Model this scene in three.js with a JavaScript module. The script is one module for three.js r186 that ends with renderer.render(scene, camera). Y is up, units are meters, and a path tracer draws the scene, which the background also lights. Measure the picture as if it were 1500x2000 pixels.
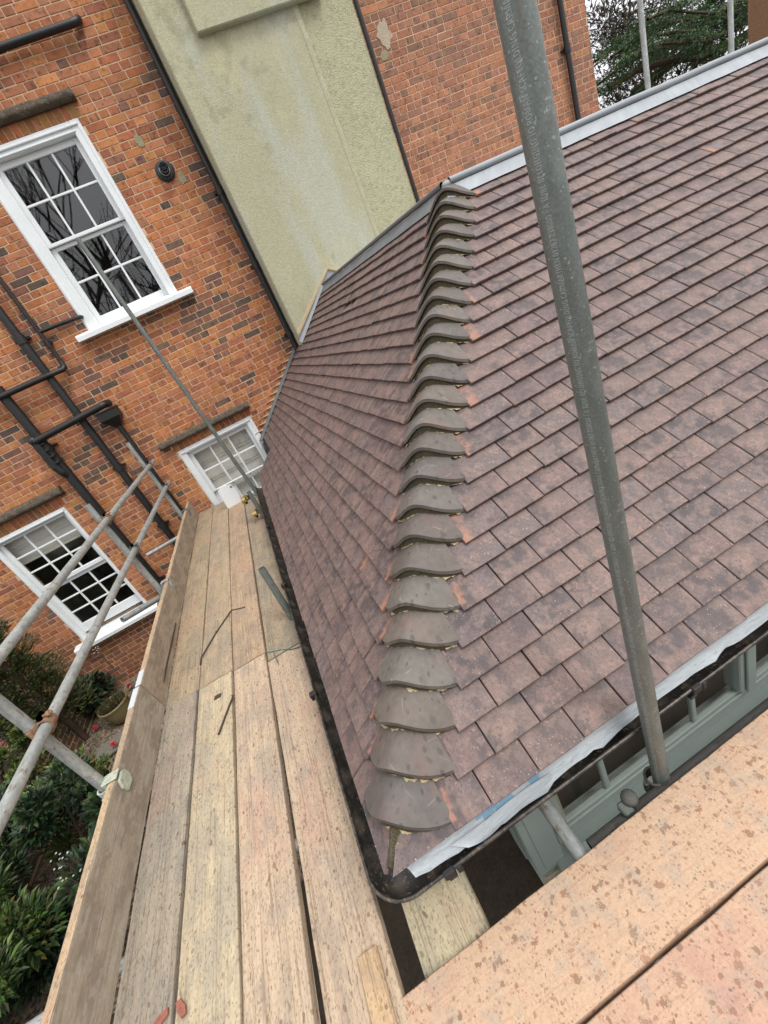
import * as THREE from 'three';
import { mergeGeometries } from 'three/addons/utils/BufferGeometryUtils.js';
import { RoundedBoxGeometry } from 'three/addons/geometries/RoundedBoxGeometry.js';

// ---------------------------------------------------------------- camera, sky, sun, exposure
const scene = new THREE.Scene();
const camera = new THREE.PerspectiveCamera(101.02, 768 / 1024, 0.02, 400);
camera.position.set(0, 1.6, 0);
{ // phone held with a roll of about 25 degrees, pitched down
  const R = [[0.857435, -0.49043677, 0.15581078], [-0.38849903, -0.81550252, -0.42898035], [0.33745182, 0.30729043, -0.88977461]];
  const col = (k, s) => new THREE.Vector3(R[0][k] * s, R[1][k] * s, R[2][k] * s);
  camera.quaternion.setFromRotationMatrix(new THREE.Matrix4().makeBasis(col(0, 1), col(1, -1), col(2, -1)));
}
camera.updateMatrixWorld(true);
const renderer = new THREE.WebGLRenderer({ antialias: true });
renderer.setSize(768, 1024);
renderer.toneMapping = THREE.LinearToneMapping;
renderer.toneMappingExposure = 1.54;
renderer.shadowMap.enabled = true;
const SUN = new THREE.Vector3(0.42, 1, 0.5).normalize();
const sun = new THREE.DirectionalLight(new THREE.Color(1, 0.96, 0.9), 1.35);
sun.position.copy(SUN).multiplyScalar(25);
sun.castShadow = true; sun.shadow.radius = 34; sun.shadow.mapSize.set(2048, 2048);
Object.assign(sun.shadow.camera, { left: -12, right: 12, top: 12, bottom: -12, near: 1, far: 60 });
scene.add(sun, sun.target);

// ---------------------------------------------------------------- random numbers, noise, textures
function rng(a) { return () => { a |= 0; a = a + 0x6D2B79F5 | 0; let t = Math.imul(a ^ a >>> 15, 1 | a); t = t + Math.imul(t ^ t >>> 7, 61 | t) ^ t; return ((t ^ t >>> 14) >>> 0) / 4294967296; }; }
const LAT = (() => { const r = rng(77), a = new Float32Array(65536); for (let i = 0; i < a.length; i++) a[i] = r(); return a; })();
function vnoise(x, y, px, py) { // value noise that tiles every px, py cells
  const xi = Math.floor(x), yi = Math.floor(y), fx = x - xi, fy = y - yi;
  const u = fx * fx * (3 - 2 * fx), v = fy * fy * (3 - 2 * fy);
  const m = (a, n) => ((a % n) + n) % n;
  const x0 = m(xi, px), x1 = m(xi + 1, px), y0 = m(yi, py), y1 = m(yi + 1, py);
  const h = (a, b) => LAT[(a * 197 + b * 7919 + px * 31) & 65535];
  return (h(x0, y0) * (1 - u) + h(x1, y0) * u) * (1 - v) + (h(x0, y1) * (1 - u) + h(x1, y1) * u) * v;
}
function fbm(x, y, px, py, o = 4) { let s = 0, a = .5, n = 0; for (let i = 0; i < o; i++) { s += a * vnoise(x, y, px, py); n += a; a *= .55; x *= 2; y *= 2; px *= 2; py *= 2; } return s / n; }
const sstep = (a, b, x) => { const t = Math.min(1, Math.max(0, (x - a) / (b - a))); return t * t * (3 - 2 * t); };
const mixc = (a, b, t) => [a[0] + (b[0] - a[0]) * t, a[1] + (b[1] - a[1]) * t, a[2] + (b[2] - a[2]) * t];
const enc = c => c <= .0031308 ? c * 12.92 : 1.055 * Math.pow(c, 1 / 2.4) - .055;
function tex(w, h, f, srgb = true) { // f(x, y) in 0..1 gives linear rgb
  const d = new Uint8Array(w * h * 4);
  for (let j = 0; j < h; j++) for (let i = 0; i < w; i++) {
    const c = f((i + .5) / w, (j + .5) / h, i, j), k = (j * w + i) * 4;
    for (let q = 0; q < 3; q++) { const v = Math.min(1, Math.max(0, c[q])); d[k + q] = Math.round(255 * (srgb ? enc(v) : v)); }
    d[k + 3] = 255;
  }
  const t = new THREE.DataTexture(d, w, h, THREE.RGBAFormat);
  t.wrapS = t.wrapT = THREE.RepeatWrapping; t.magFilter = THREE.LinearFilter; t.minFilter = THREE.LinearMipmapLinearFilter; t.generateMipmaps = true;
  if (srgb) t.colorSpace = THREE.SRGBColorSpace;
  t.needsUpdate = true; return t;
}
const rep = (t, x, y) => { const c = t.clone(); c.repeat.set(x, y); c.needsUpdate = true; return c; };
const gray = v => [v, v, v];

// overcast sky, a little brighter overhead and where the sun stands behind the cloud
{
  const w = 512, h = 256, d = new Float32Array(w * h * 4);
  for (let j = 0; j < h; j++) for (let i = 0; i < w; i++) {
    const el = (( j + .5) / h - .5) * Math.PI, az = ((i + .5) / w - .5) * 2 * Math.PI;
    const cl = fbm(i / w * 12, j / h * 8, 12, 8, 4);
    let L = el > 0 ? .66 + .62 * Math.sin(el) + .24 * (cl - .5) : .2;
    const dir = [Math.cos(el) * Math.cos(az), Math.sin(el), Math.cos(el) * Math.sin(az)];
    const k = (j * w + i) * 4;
    const g = Math.max(0, dir[0] * SUN.x + dir[1] * SUN.y + dir[2] * SUN.z);
    if (el > 0) L *= 1 + .35 * Math.pow(g, 6);
    d[k] = L * .985; d[k + 1] = L * 1.0; d[k + 2] = L * 1.04; d[k + 3] = 1;
  }
  const t = new THREE.DataTexture(d, w, h, THREE.RGBAFormat, THREE.FloatType);
  t.mapping = THREE.EquirectangularReflectionMapping; t.magFilter = THREE.LinearFilter; t.needsUpdate = true;
  scene.background = t; scene.environment = t;
}

// flecks: soft-edged ellipses stamped into a tiling mask
function stamp(w, h, list, wf = .16) {
  const m = new Float32Array(w * h);
  for (const [cx, cy, rx, ry, ang, val, wob] of list) {
    const c = Math.cos(ang), s = Math.sin(ang), R = Math.ceil(Math.max(rx, ry) * 1.4);
    for (let y = -R; y <= R; y++) for (let x = -R; x <= R; x++) {
      const a = (x * c + y * s) / rx, b = (-x * s + y * c) / ry;
      const q = Math.hypot(a, b) + wob * (fbm((cx + x) * wf, (cy + y) * wf, 4096, 4096, 2) - .5);
      if (q < 1.15) { const i = ((((cy + y) | 0) % h + h) % h) * w + ((((cx + x) | 0) % w + w) % w); m[i] = Math.max(m[i], val * (1 - sstep(.8, 1.15, q))); }
    }
  }
  return m;
}
// boards on the long lift: pale weathered softwood with torn dark flecks along the grain (0.9 m x 1.8 m)
const woodFleck = (() => {
  const w = 1024, h = 2048, r = rng(5), L = [];
  for (let i = 0; i < 15000; i++) { const k = r(); L.push([r() * w, r() * h, 1.1 + 2.0 * k * r(), 2.5 + 9 * k * r(), (r() - .5) * .5, .15 + .7 * r(), .7]); }
  for (let i = 0; i < 300; i++) L.push([r() * w, r() * h, 3.5 + 3 * r(), 5 + 9 * r(), (r() - .5) * .9, .5 + .5 * r(), .9]);
  return stamp(w, h, L);
})();
const woodA = tex(1024, 2048, (u, v, i, j) => {
  const grain = fbm(u * 90, v * 5, 90, 5, 4), broad = fbm(u * 5, v * 5, 5, 5, 4), lines = fbm(u * 240, v * 7, 240, 7, 3), blot = fbm(u * 22, v * 22, 22, 22, 4);
  let c = mixc([.36, .275, .19], [.50, .41, .29], grain);
  c = mixc(c, [.42, .275, .2], sstep(.5, .72, broad) * .6);
  c = mixc(c, [.27, .24, .2], sstep(.5, .72, fbm(u * 7 + 3, v * 6, 7, 6, 5)) * .55); c = mixc(c, [.3, .255, .2], sstep(.5, .75, blot) * .6);
  c = mixc(c, [.17, .12, .08], sstep(.56, .8, lines) * .55); c = c.map(q => q * (.86 + .28 * fbm(u * 200, v * 200, 200, 200, 2)));
  return mixc(c, [.14, .085, .05], woodFleck[j * 1024 + i] * .8);
});
const woodABump = tex(512, 1024, (u, v, i, j) => gray(.55 + .35 * (fbm(u * 120, v * 7, 120, 7, 3) - .5) - .5 * woodFleck[j * 2 * 1024 + i * 2]), false);
// near boards: warm pale timber with rusty brown blotches of dirt (0.6 m x 0.6 m)
const spotMask = (() => {
  const w = 1024, h = 1024, r = rng(11), L = [];
  for (let i = 0; i < 3600; i++) { const k = r(); L.push([r() * w, r() * h, 1.3 + 4 * k * k * k, 1.3 + 5.5 * k * k * k, r() * 3, .25 + .65 * r(), .8]); }
  for (let i = 0; i < 170; i++) { const k = r(); L.push([r() * w, r() * h, 6 + 9 * k, 5 + 8 * r(), r() * 3, .5 + .4 * r(), 1.5]); }
  for (let i = 0; i < 22; i++) L.push([r() * w, r() * h, 12 + 12 * r(), 9 + 9 * r(), r() * 3, .55 + .3 * r(), 1.7]);
  return stamp(w, h, L);
})();
const woodB = tex(1024, 1024, (u, v, i, j) => {
  const grain = fbm(u * 60, v * 4, 60, 4, 4), broad = fbm(u * 4, v * 4, 4, 4, 4), hue = fbm(u * 30 + 3, v * 30, 30, 30, 3), blot = fbm(u * 14, v * 14, 14, 14, 4);
  let c = mixc([.50, .325, .2], [.58, .425, .27], grain * .6 + broad * .4);
  c = mixc(c, [.42, .345, .25], sstep(.52, .74, blot) * .6);
  c = mixc(c, [.47, .27, .19], sstep(.5, .76, broad) * .6);
  c = mixc(c, [.36, .22, .13], sstep(.6, .8, fbm(u * 150, v * 5, 150, 5, 3)) * .35); c = c.map(q => q * (.88 + .24 * fbm(u * 160, v * 160, 160, 160, 2)));
  { const fine = fbm(u * 90 + 7, v * 90, 90, 90, 2); c = mixc(c, [.3, .17, .1], sstep(.64, .78, fine) * .3); }
  return mixc(c, mixc([.26, .11, .055], [.2, .13, .08], hue > .5 ? 1 : 0), spotMask[j * 1024 + i] * .9);
});
const woodC = tex(1024, 2048, (u, v) => { // old grey toe boards
  const g = fbm(u * 70, v * 5, 70, 5, 5), b = fbm(u * 6, v * 9, 6, 9, 5), f = fbm(u * 20, v * 26, 20, 26, 4), l = fbm(u * 160, v * 4, 160, 4, 3), d = fbm(u * 120, v * 160, 120, 160, 2);
  let c = mixc([.22, .175, .125], [.36, .30, .225], g);
  c = mixc(c, [.19, .145, .105], sstep(.48, .7, b) * .7); c = mixc(c, [.34, .31, .26], sstep(.55, .75, f) * .5);
  c = mixc(c, [.12, .085, .06], sstep(.64, .8, l) * .6); return c.map(q => q * (.84 + .32 * d));
});
const plainWood = (t, rx, ry) => rep(t, rx, ry);

// clay roof tiles: 32 different tile faces in one sheet, 8 x 4
const CELLX = 8, CELLY = 4;
const tileTex = (() => {
  const r = rng(21), cells = [];
  const bases = [[.148, .104, .092], [.136, .096, .088], [.155, .108, .095], [.16, .114, .098], [.13, .1, .095], [.145, .098, .09], [.148, .111, .1], [.138, .104, .098]];
  for (let i = 0; i < 32; i++) cells.push({ b: bases[i % 8], ox: r() * 40, oy: r() * 40, dk: .5 + .4 * r(), pk: r(), or: i % 8 === 7 ? .13 + .08 * r() : 0, scuff: r() });
  return tex(2048, 1024, (u, v) => {
    const ci = Math.min(7, Math.floor(u * 8)), cj = Math.min(3, Math.floor(v * 4)), C = cells[cj * 8 + ci], x = u * 8 - ci, y = v * 4 - cj;
    const cloud = fbm(C.ox + x * 2.6, C.oy + y * 1.9, 64, 64, 5), fine = fbm(C.ox * 3 + x * 26, C.oy + y * 18, 256, 256, 3), med = fbm(C.oy + x * 7, C.ox + y * 5, 128, 128, 4);
    let c = mixc(C.b, [.062, .05, .052], sstep(.44, .68, cloud) * C.dk);
    c = mixc(c, [.24, .16, .13], sstep(.46, .70, med) * (.28 + .4 * C.pk));
    c = c.map(q => q * (.72 + .56 * fine));
    const sp = fbm(C.ox + x * 44, C.oy + y * 30, 256, 256, 2); c = mixc(c, [.055, .045, .042], sstep(.66, .8, sp) * .6);
    const ch = fbm(C.oy + x * 30, C.oy + y * 22, 256, 256, 2); c = mixc(c, [.5, .4, .33], sstep(.80, .86, ch) * .7 * C.scuff);
    if (C.or) { const e = x + .12 * (fbm(C.ox + y * 9, 3.3, 64, 64, 3) - .5); c = mixc(c, [.33, .16, .10], (1 - sstep(C.or * .4, C.or * 1.7, e)) * sstep(.3, .62, fbm(C.ox + x * 9, C.oy + y * 6, 128, 128, 4)) * .9); }
    return [c[0] * .93, c[1] * .88, c[2] * .87];
  });
})();
const tileBump = tex(512, 512, (u, v) => gray(.5 + .6 * (fbm(u * 40, v * 40, 40, 40, 4) - .5)), false);
// bonnet tiles: darker grey-brown clay with dark pits and pale scuffs
const bonnetTex = (() => {
  const w = 1024, h = 1024, r = rng(31), L = [], S = [];
  for (let i = 0; i < 460; i++) { const k = r(); L.push([r() * w, r() * h, 2 + 7 * k * k, 3 + 10 * k * k, (r() - .5), .4 + .5 * r(), .8]); }
  for (let i = 0; i < 90; i++) S.push([r() * w, r() * h, 1 + 1.5 * r(), 6 + 20 * r(), r() * 3, .3 + .5 * r(), .6]);
  const a = stamp(w, h, L), b = stamp(w, h, S);
  return tex(w, h, (u, v, i, j) => {
    const cl = fbm(u * 6, v * 6, 6, 6, 5), f = fbm(u * 60, v * 60, 60, 60, 3);
    let c = mixc([.082, .07, .062], [.14, .122, .106], cl); c = mixc(c, [.145, .098, .084], sstep(.6, .8, fbm(u * 9 + 2, v * 9, 9, 9, 3)) * .6);
    c = c.map(q => q * (.82 + .36 * f)); c = mixc(c, [.045, .04, .038], a[j * w + i] * .75);
    return mixc(c, [.34, .31, .27], b[j * w + i] * .55);
  });
})();
const brickTex = tex(512, 512, (u, v) => { const a = fbm(u * 14, v * 14, 14, 14, 4), b = fbm(u * 60, v * 60, 60, 60, 3), s = fbm(u * 30, v * 30, 30, 30, 2); const k = .62 + .45 * a + .3 * (b - .5); const d = sstep(.66, .8, s) * .45; return [k * (1 - d), k * (1 - d * .95), k * (1 - d * .85)]; });
const brickBump = tex(512, 512, (u, v) => gray(fbm(u * 70, v * 70, 70, 70, 3) * .6 + fbm(u * 18, v * 18, 18, 18, 3) * .4), false);
const mortarTex = tex(512, 512, (u, v) => { const a = fbm(u * 10, v * 10, 10, 10, 4), b = fbm(u * 90, v * 90, 90, 90, 2); return mixc([.47, .315, .195], [.68, .485, .325], a * .6 + b * .4); });
const renderTex = tex(1024, 2048, (u, v) => { // 2.2 m x 4.4 m of stained cement render
  const big = fbm(u * 3, v * 4, 3, 4, 5), st = fbm(u * 7, v * 3, 7, 3, 5), sand = fbm(u * 150, v * 300, 150, 300, 2), moss = fbm(u * 24, v * 40, 24, 40, 4);
  let c = mixc([.36, .345, .225], [.47, .45, .31], big);
  c = mixc(c, [.43, .44, .37], sstep(.5, .72, st) * .6); c = mixc(c, [.49, .445, .27], sstep(.55, .75, fbm(u * 5 + 2, v * 6, 5, 6, 4)) * .6);
  c = mixc(c, [.24, .235, .15], sstep(.52, .76, moss) * .4 * sstep(.4, .6, fbm(u * 2, v * 3 + 1, 2, 3, 3)));
  return c.map(q => q * (.86 + .28 * sand));
});
const renderRough = tex(1024, 1024, (u, v) => { // coarser, dirtier render at the right edge of the stack
  const m = fbm(u * 40, v * 40, 40, 40, 4), s = fbm(u * 150, v * 150, 150, 150, 2), b = fbm(u * 4, v * 4, 4, 4, 4);
  let c = mixc([.37, .35, .22], [.45, .425, .28], b); c = mixc(c, [.26, .25, .155], sstep(.5, .75, m) * .5); return c.map(q => q * (.8 + .4 * s));
});
const sandBump = tex(512, 512, (u, v) => gray(fbm(u * 120, v * 120, 120, 120, 3)), false);
const galvTex = tex(512, 1024, (u, v) => { const a = fbm(u * 8, v * 14, 8, 14, 5), b = fbm(u * 40, v * 80, 40, 80, 3), s = fbm(u * 30, v * 30, 30, 30, 3); let c = mixc([.27, .285, .27], [.46, .475, .455], a); c = c.map(q => q * (.8 + .4 * b)); c = mixc(c, [.2, .14, .09], sstep(.66, .8, s) * .6); const cs = fbm(u * 9 + 4, v * 22, 9, 22, 5); return mixc(c, [.52, .5, .46], sstep(.66, .7, cs) * .7); });
const leadTex = tex(512, 512, (u, v) => { const a = fbm(u * 6, v * 6, 6, 6, 5), b = fbm(u * 40, v * 6, 40, 6, 3); return mixc([.19, .205, .22], [.35, .375, .39], a * .6 + b * .4); });
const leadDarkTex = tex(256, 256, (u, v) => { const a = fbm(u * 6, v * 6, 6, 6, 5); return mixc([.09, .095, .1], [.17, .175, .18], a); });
const ironTex = tex(256, 256, (u, v) => { const a = fbm(u * 8, v * 20, 8, 20, 4); return mixc([.006, .006, .0065], [.018, .0175, .017], a); });
const gutterTex = tex(512, 512, (u, v) => { const a = fbm(u * 10, v * 10, 10, 10, 5), b = fbm(u * 80, v * 80, 80, 80, 3); let c = mixc([.02, .018, .016], [.075, .06, .046], sstep(.4, .75, a)); return mixc(c, [.18, .15, .11], sstep(.66, .8, b) * .6); });
const stoneTex = tex(512, 256, (u, v) => { const a = fbm(u * 12, v * 6, 12, 6, 5), b = fbm(u * 50, v * 25, 50, 25, 3); let c = mixc([.045, .035, .025], [.16, .125, .085], a); return mixc(c, [.36, .3, .21], sstep(.62, .8, b) * .55); });
const gravelTex = tex(1024, 1024, (u, v) => { const a = fbm(u * 70, v * 70, 70, 70, 3), b = fbm(u * 6, v * 6, 6, 6, 4), c2 = fbm(u * 130, v * 130, 130, 130, 2); let c = mixc([.05, .036, .025], [.3, .225, .16], sstep(.3, .75, a)); c = mixc(c, [.09, .075, .04], sstep(.5, .7, b) * .6); return c.map(q => q * (.6 + .8 * c2)); });
const soilTex = tex(512, 512, (u, v) => { const a = fbm(u * 20, v * 20, 20, 20, 4), b = fbm(u * 90, v * 90, 90, 90, 2); return mixc([.018, .014, .009], [.07, .052, .034], a * .5 + b * .5); });
const paintTex = tex(256, 256, (u, v) => { const a = fbm(u * 5, v * 5, 5, 5, 4), b = fbm(u * 60, v * 60, 60, 60, 2); return gray(.9 + .1 * a - .06 * b); });

// ---------------------------------------------------------------- materials
const M = (o) => new THREE.MeshStandardMaterial({ roughness: .8, metalness: 0, ...o });
const lin = (r, g, b) => new THREE.Color().setRGB(r, g, b);
const mat = {
  tile: M({ map: tileTex, bumpMap: tileBump, bumpScale: .0012, roughness: .62 }),
  bonnets: [[1, 1, 1], [.86, .86, .88], [1.14, 1.08, 1.02], [.95, .9, .88], [1.08, 1.1, 1.08]].map(c => M({ map: bonnetTex, color: lin(...c), bumpMap: tileBump, bumpScale: .002, roughness: .68, side: THREE.DoubleSide })),
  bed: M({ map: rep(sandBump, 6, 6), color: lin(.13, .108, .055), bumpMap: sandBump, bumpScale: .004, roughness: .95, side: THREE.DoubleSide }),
  smear: M({ map: rep(mortarTex, 4, 4), color: lin(.75, .85, .72), roughness: .95, side: THREE.DoubleSide }),
  felt: M({ color: lin(.03, .026, .024), roughness: .95 }),
  brick: M({ map: brickTex, bumpMap: brickBump, bumpScale: .003, vertexColors: true, roughness: .9 }),
  mortar: M({ map: mortarTex, bumpMap: sandBump, bumpScale: .003, roughness: .95 }),
  render: M({ map: rep(renderTex, 1 / 2.2, 1 / 4.4), bumpMap: rep(sandBump, 1.5, 1.5), bumpScale: .004, roughness: .95 }),
  renderRough: M({ map: rep(renderRough, 1 / 1.2, 1 / 1.2), bumpMap: rep(sandBump, 1, 1), bumpScale: .008, roughness: .97 }),
  white: M({ map: paintTex, color: lin(.80, .83, .83), roughness: .38 }),
  sage: M({ map: paintTex, color: lin(.36, .42, .39), roughness: .45 }),
  glass: new THREE.MeshPhysicalMaterial({ color: 0xffffff, roughness: .02, transmission: 1, thickness: 0, ior: 1.85, metalness: 0 }),
  blind: M({ color: lin(.6, .585, .52), roughness: .9 }), room: M({ color: lin(.11, .10, .09), roughness: .95 }),
  iron: M({ map: ironTex, roughness: .5 }), gutter: M({ map: rep(gutterTex, 2, 2), bumpMap: gutterTex, bumpScale: .004, roughness: .5, side: THREE.DoubleSide }),
  stone: M({ map: rep(stoneTex, 1.4, 2.8), bumpMap: rep(sandBump, 2, 2), bumpScale: .012, roughness: .95 }),
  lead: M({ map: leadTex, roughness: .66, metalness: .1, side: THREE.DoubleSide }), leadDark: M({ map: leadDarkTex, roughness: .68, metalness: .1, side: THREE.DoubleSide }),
  galv: M({ map: rep(galvTex, 3, 1), bumpMap: rep(sandBump, 2, 2), bumpScale: .0006, roughness: .5, metalness: .45 }),
  galvDark: M({ map: rep(galvTex, 3, 1), color: lin(.42, .45, .43), roughness: .55, metalness: .35 }),
  rust: M({ map: rep(galvTex, 6, 6), color: lin(.75, .42, .26), roughness: .8, metalness: .2 }), brass: M({ map: rep(galvTex, 6, 6), color: lin(1, .72, .3), roughness: .5, metalness: .5 }),
  fillet: M({ map: rep(mortarTex, 2, 2), color: lin(.85, .95, .9), roughness: .95 }),
  gravel: M({ map: rep(gravelTex, .8, .8), bumpMap: rep(gravelTex, .8, .8), bumpScale: .02, roughness: 1 }), soil: M({ map: rep(soilTex, 1, 1), bumpMap: rep(soilTex, 1, 1), bumpScale: .03, roughness: 1 }),
  slab: M({ map: rep(sandBump, 2, 2), color: lin(.3, .28, .22), roughness: .95 }), pot: M({ map: rep(mortarTex, 1, 1), color: lin(.3, .33, .22), roughness: .6 }),
  bark: M({ map: rep(soilTex, 2, 3), color: lin(1.5, 1.35, 1.2), roughness: 1 }),
};
const leafMat = (r, g, b, rough = .55) => M({ color: lin(1, 1, 1).setRGB(r, g, b), vertexColors: true, roughness: rough, side: THREE.DoubleSide });
const woodMat = (t, r, g, b) => M({ map: t, color: lin(r, g, b), roughness: .88, bumpMap: t === woodA ? woodABump : null, bumpScale: t === woodA ? .002 : 0 });

// ---------------------------------------------------------------- building blocks
const used = {};
function numbered(n) { const k = used[n] = (used[n] ?? -1) + 1; return k ? `${n}_${String(k).padStart(3, '0')}` : n; }
const V = (x, y, z) => new THREE.Vector3(x, y, z);
function thing(name, label, category, [x, y, z] = [0, 0, 0], group) {
  const o = new THREE.Group(); o.name = numbered(name); o.position.set(x, y, z); o.userData = { label, category }; if (group) o.userData.group = group; scene.add(o); o.updateMatrixWorld(true); return o;
}
// geometry is given in world coordinates; it is moved into the frame of its parent
function part(parent, name, geo, m, label) {
  const g = Array.isArray(geo) ? mergeGeometries(geo.map(q => { const n = q.index ? q.toNonIndexed() : q; for (const k of Object.keys(n.attributes)) if (!['position', 'normal', 'uv', 'color'].includes(k)) n.deleteAttribute(k); return n; })) : geo;
  const p = new THREE.Vector3(); parent.getWorldPosition(p);
  if (p.lengthSq()) g.translate(-p.x, -p.y, -p.z);
  const o = new THREE.Mesh(g, m); o.name = name; o.castShadow = o.receiveShadow = true; if (label) o.userData.label = label; parent.add(o); return o;
}
function holder(parent, name, label) { const o = new THREE.Group(); o.name = name; if (label) o.userData.label = label; parent.add(o); return o; }
class G { // loose polygons
  constructor() { this.p = []; this.t = []; this.c = []; }
  tri(a, b, c, ua, ub, uc, col) { this.p.push(...a, ...b, ...c); this.t.push(...ua, ...ub, ...uc); if (col) for (let i = 0; i < 3; i++) this.c.push(...col); }
  quad(a, b, c, d, ua, ub, uc, ud, col) { this.tri(a, b, c, ua, ub, uc, col); this.tri(a, c, d, ua, uc, ud, col); }
  get n() { return this.p.length; }
  geo() {
    const g = new THREE.BufferGeometry();
    g.setAttribute('position', new THREE.Float32BufferAttribute(this.p, 3)); g.setAttribute('uv', new THREE.Float32BufferAttribute(this.t, 2));
    if (this.c.length) g.setAttribute('color', new THREE.Float32BufferAttribute(this.c, 3));
    g.computeVertexNormals(); return g;
  }
}
// chamfered box, uv in metres (uv v runs along the longest side)
function box(x0, x1, y0, y1, z0, z1, ch = .003, off = [0, 0]) {
  const lo = [x0, y0, z0], hi = [x1, y1, z1], g = new G(), ext = [x1 - x0, y1 - y0, z1 - z0];
  const long = ext.indexOf(Math.max(...ext)); ch = Math.min(ch, Math.min(...ext) * .45);
  const pt = (sx, sy, sz, k) => [sx, sy, sz].map((s, i) => (s > 0 ? hi[i] : lo[i]) - (i === k ? 0 : s * ch));
  const uv = (p, k) => { const o = [0, 1, 2].filter(i => i !== k); let a = o[0], b = o[1]; if (a === long) [a, b] = [b, a]; return [p[a] + off[0] + (k === 1 ? 0 : .3 * k), p[b] + off[1]]; };
  const put = (q, k, n) => { const u = q.map(p => uv(p, k)); const e1 = q[1].map((v, i) => v - q[0][i]), e2 = q[2].map((v, i) => v - q[0][i]); const c = [e1[1] * e2[2] - e1[2] * e2[1], e1[2] * e2[0] - e1[0] * e2[2], e1[0] * e2[1] - e1[1] * e2[0]]; if (c[0] * n[0] + c[1] * n[1] + c[2] * n[2] < 0) { q.reverse(); u.reverse(); } if (q.length === 4) g.quad(...q, ...u); else g.tri(...q, ...u); };
  for (let k = 0; k < 3; k++) for (const s of [-1, 1]) {
    const a = (k + 1) % 3, b = (k + 2) % 3, q = [[-1, -1], [1, -1], [1, 1], [-1, 1]].map(([i, j]) => { const v = [0, 0, 0]; v[k] = s; v[a] = i; v[b] = j; return pt(...v, k); });
    const n = [0, 0, 0]; n[k] = s; put(q, k, n);
  }
  for (let k = 0; k < 3; k++) { const a = (k + 1) % 3, b = (k + 2) % 3; for (const i of [-1, 1]) for (const j of [-1, 1]) { const v = (e, f) => { const w = [0, 0, 0]; w[k] = e; w[a] = i; w[b] = j; return pt(...w, f); }; const n = [0, 0, 0]; n[a] = i; n[b] = j; put([v(-1, a), v(1, a), v(1, b), v(-1, b)], a, n); } }
  for (const i of [-1, 1]) for (const j of [-1, 1]) for (const k of [-1, 1]) put([pt(i, j, k, 0), pt(i, j, k, 1), pt(i, j, k, 2)], 0, [i, j, k]);
  return g.geo();
}
function grid(nu, nv, f, uvf) { // smooth surface from f(u, v)
  const p = [], t = [], ix = [];
  for (let j = 0; j <= nv; j++) for (let i = 0; i <= nu; i++) { const u = i / nu, v = j / nv; p.push(...f(u, v)); t.push(...(uvf ? uvf(u, v) : [u, v])); }
  for (let j = 0; j < nv; j++) for (let i = 0; i < nu; i++) { const a = j * (nu + 1) + i, b = a + 1, c = a + nu + 1, d = c + 1; ix.push(a, b, d, a, d, c); }
  const g = new THREE.BufferGeometry(); g.setAttribute('position', new THREE.Float32BufferAttribute(p, 3)); g.setAttribute('uv', new THREE.Float32BufferAttribute(t, 2)); g.setIndex(ix); g.computeVertexNormals(); return g;
}
// pipe from a to b, open ended with wall thickness; uv in metres
function pipe(a, b, ro = .02415, ri = ro * .82, seg = 20) {
  const A = V(...a), B = V(...b), d = B.clone().sub(A), L = d.length(); d.normalize();
  const s = Math.abs(d.y) > .9 ? V(1, 0, 0) : V(0, 1, 0), u = s.clone().cross(d).normalize(), w = d.clone().cross(u);
  const ring = (P, r, th) => { const c = Math.cos(th) * r, e = Math.sin(th) * r; return [P.x + u.x * c + w.x * e, P.y + u.y * c + w.y * e, P.z + u.z * c + w.z * e]; };
  const gs = [grid(seg, 1, (x, y) => ring(y ? B : A, ro, x * 6.2832), (x, y) => [x * 6.2832 * ro, y * L])];
  if (ri) gs.push(grid(seg, 1, (x, y) => ring(y ? B : A, ri, -x * 6.2832), (x, y) => [x * .1, y * L]), grid(seg, 1, (x, y) => ring(B, y ? ri : ro, x * 6.2832), (x, y) => [x * .15, y * .01]), grid(seg, 1, (x, y) => ring(A, y ? ri : ro, -x * 6.2832), (x, y) => [x * .15, y * .01]));
  return mergeGeometries(gs);
}
function rod(pts, r, seg = 10, closed = false) { const c = new THREE.CatmullRomCurve3(pts.map(p => V(...p)), closed, 'catmullrom', .08); return new THREE.TubeGeometry(c, Math.max(8, pts.length * 10), r, seg, closed); }
function ball(c, r, sx = 1, sy = 1, sz = 1) { const g = new THREE.SphereGeometry(r, 14, 10); g.scale(sx, sy, sz); g.translate(...c); return g; }
function extr(pts, depth, bevel, place) { const s = new THREE.Shape(pts.map(p => new THREE.Vector2(...p))); const g = new THREE.ExtrudeGeometry(s, { depth, bevelEnabled: bevel > 0, bevelThickness: bevel, bevelSize: bevel, bevelSegments: 2, steps: 1 }); if (place) g.applyMatrix4(place); return g; }
const R0 = rng(1234);
const rr = (a, b, r = R0) => a + (b - a) * r();
// how large a point's surroundings show in the picture, 0 when out of frame
const _v = new THREE.Vector3();
function shows(p, margin = 1.03) { _v.set(...p).applyMatrix4(camera.matrixWorldInverse); if (_v.z > -.05) return 0; const z = -_v.z; _v.applyMatrix4(camera.projectionMatrix); return Math.abs(_v.x) < margin && Math.abs(_v.y) < margin ? 1 / (z * z) : 0; }
camera.updateProjectionMatrix(); camera.matrixWorldInverse.copy(camera.matrixWorld).invert();

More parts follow.
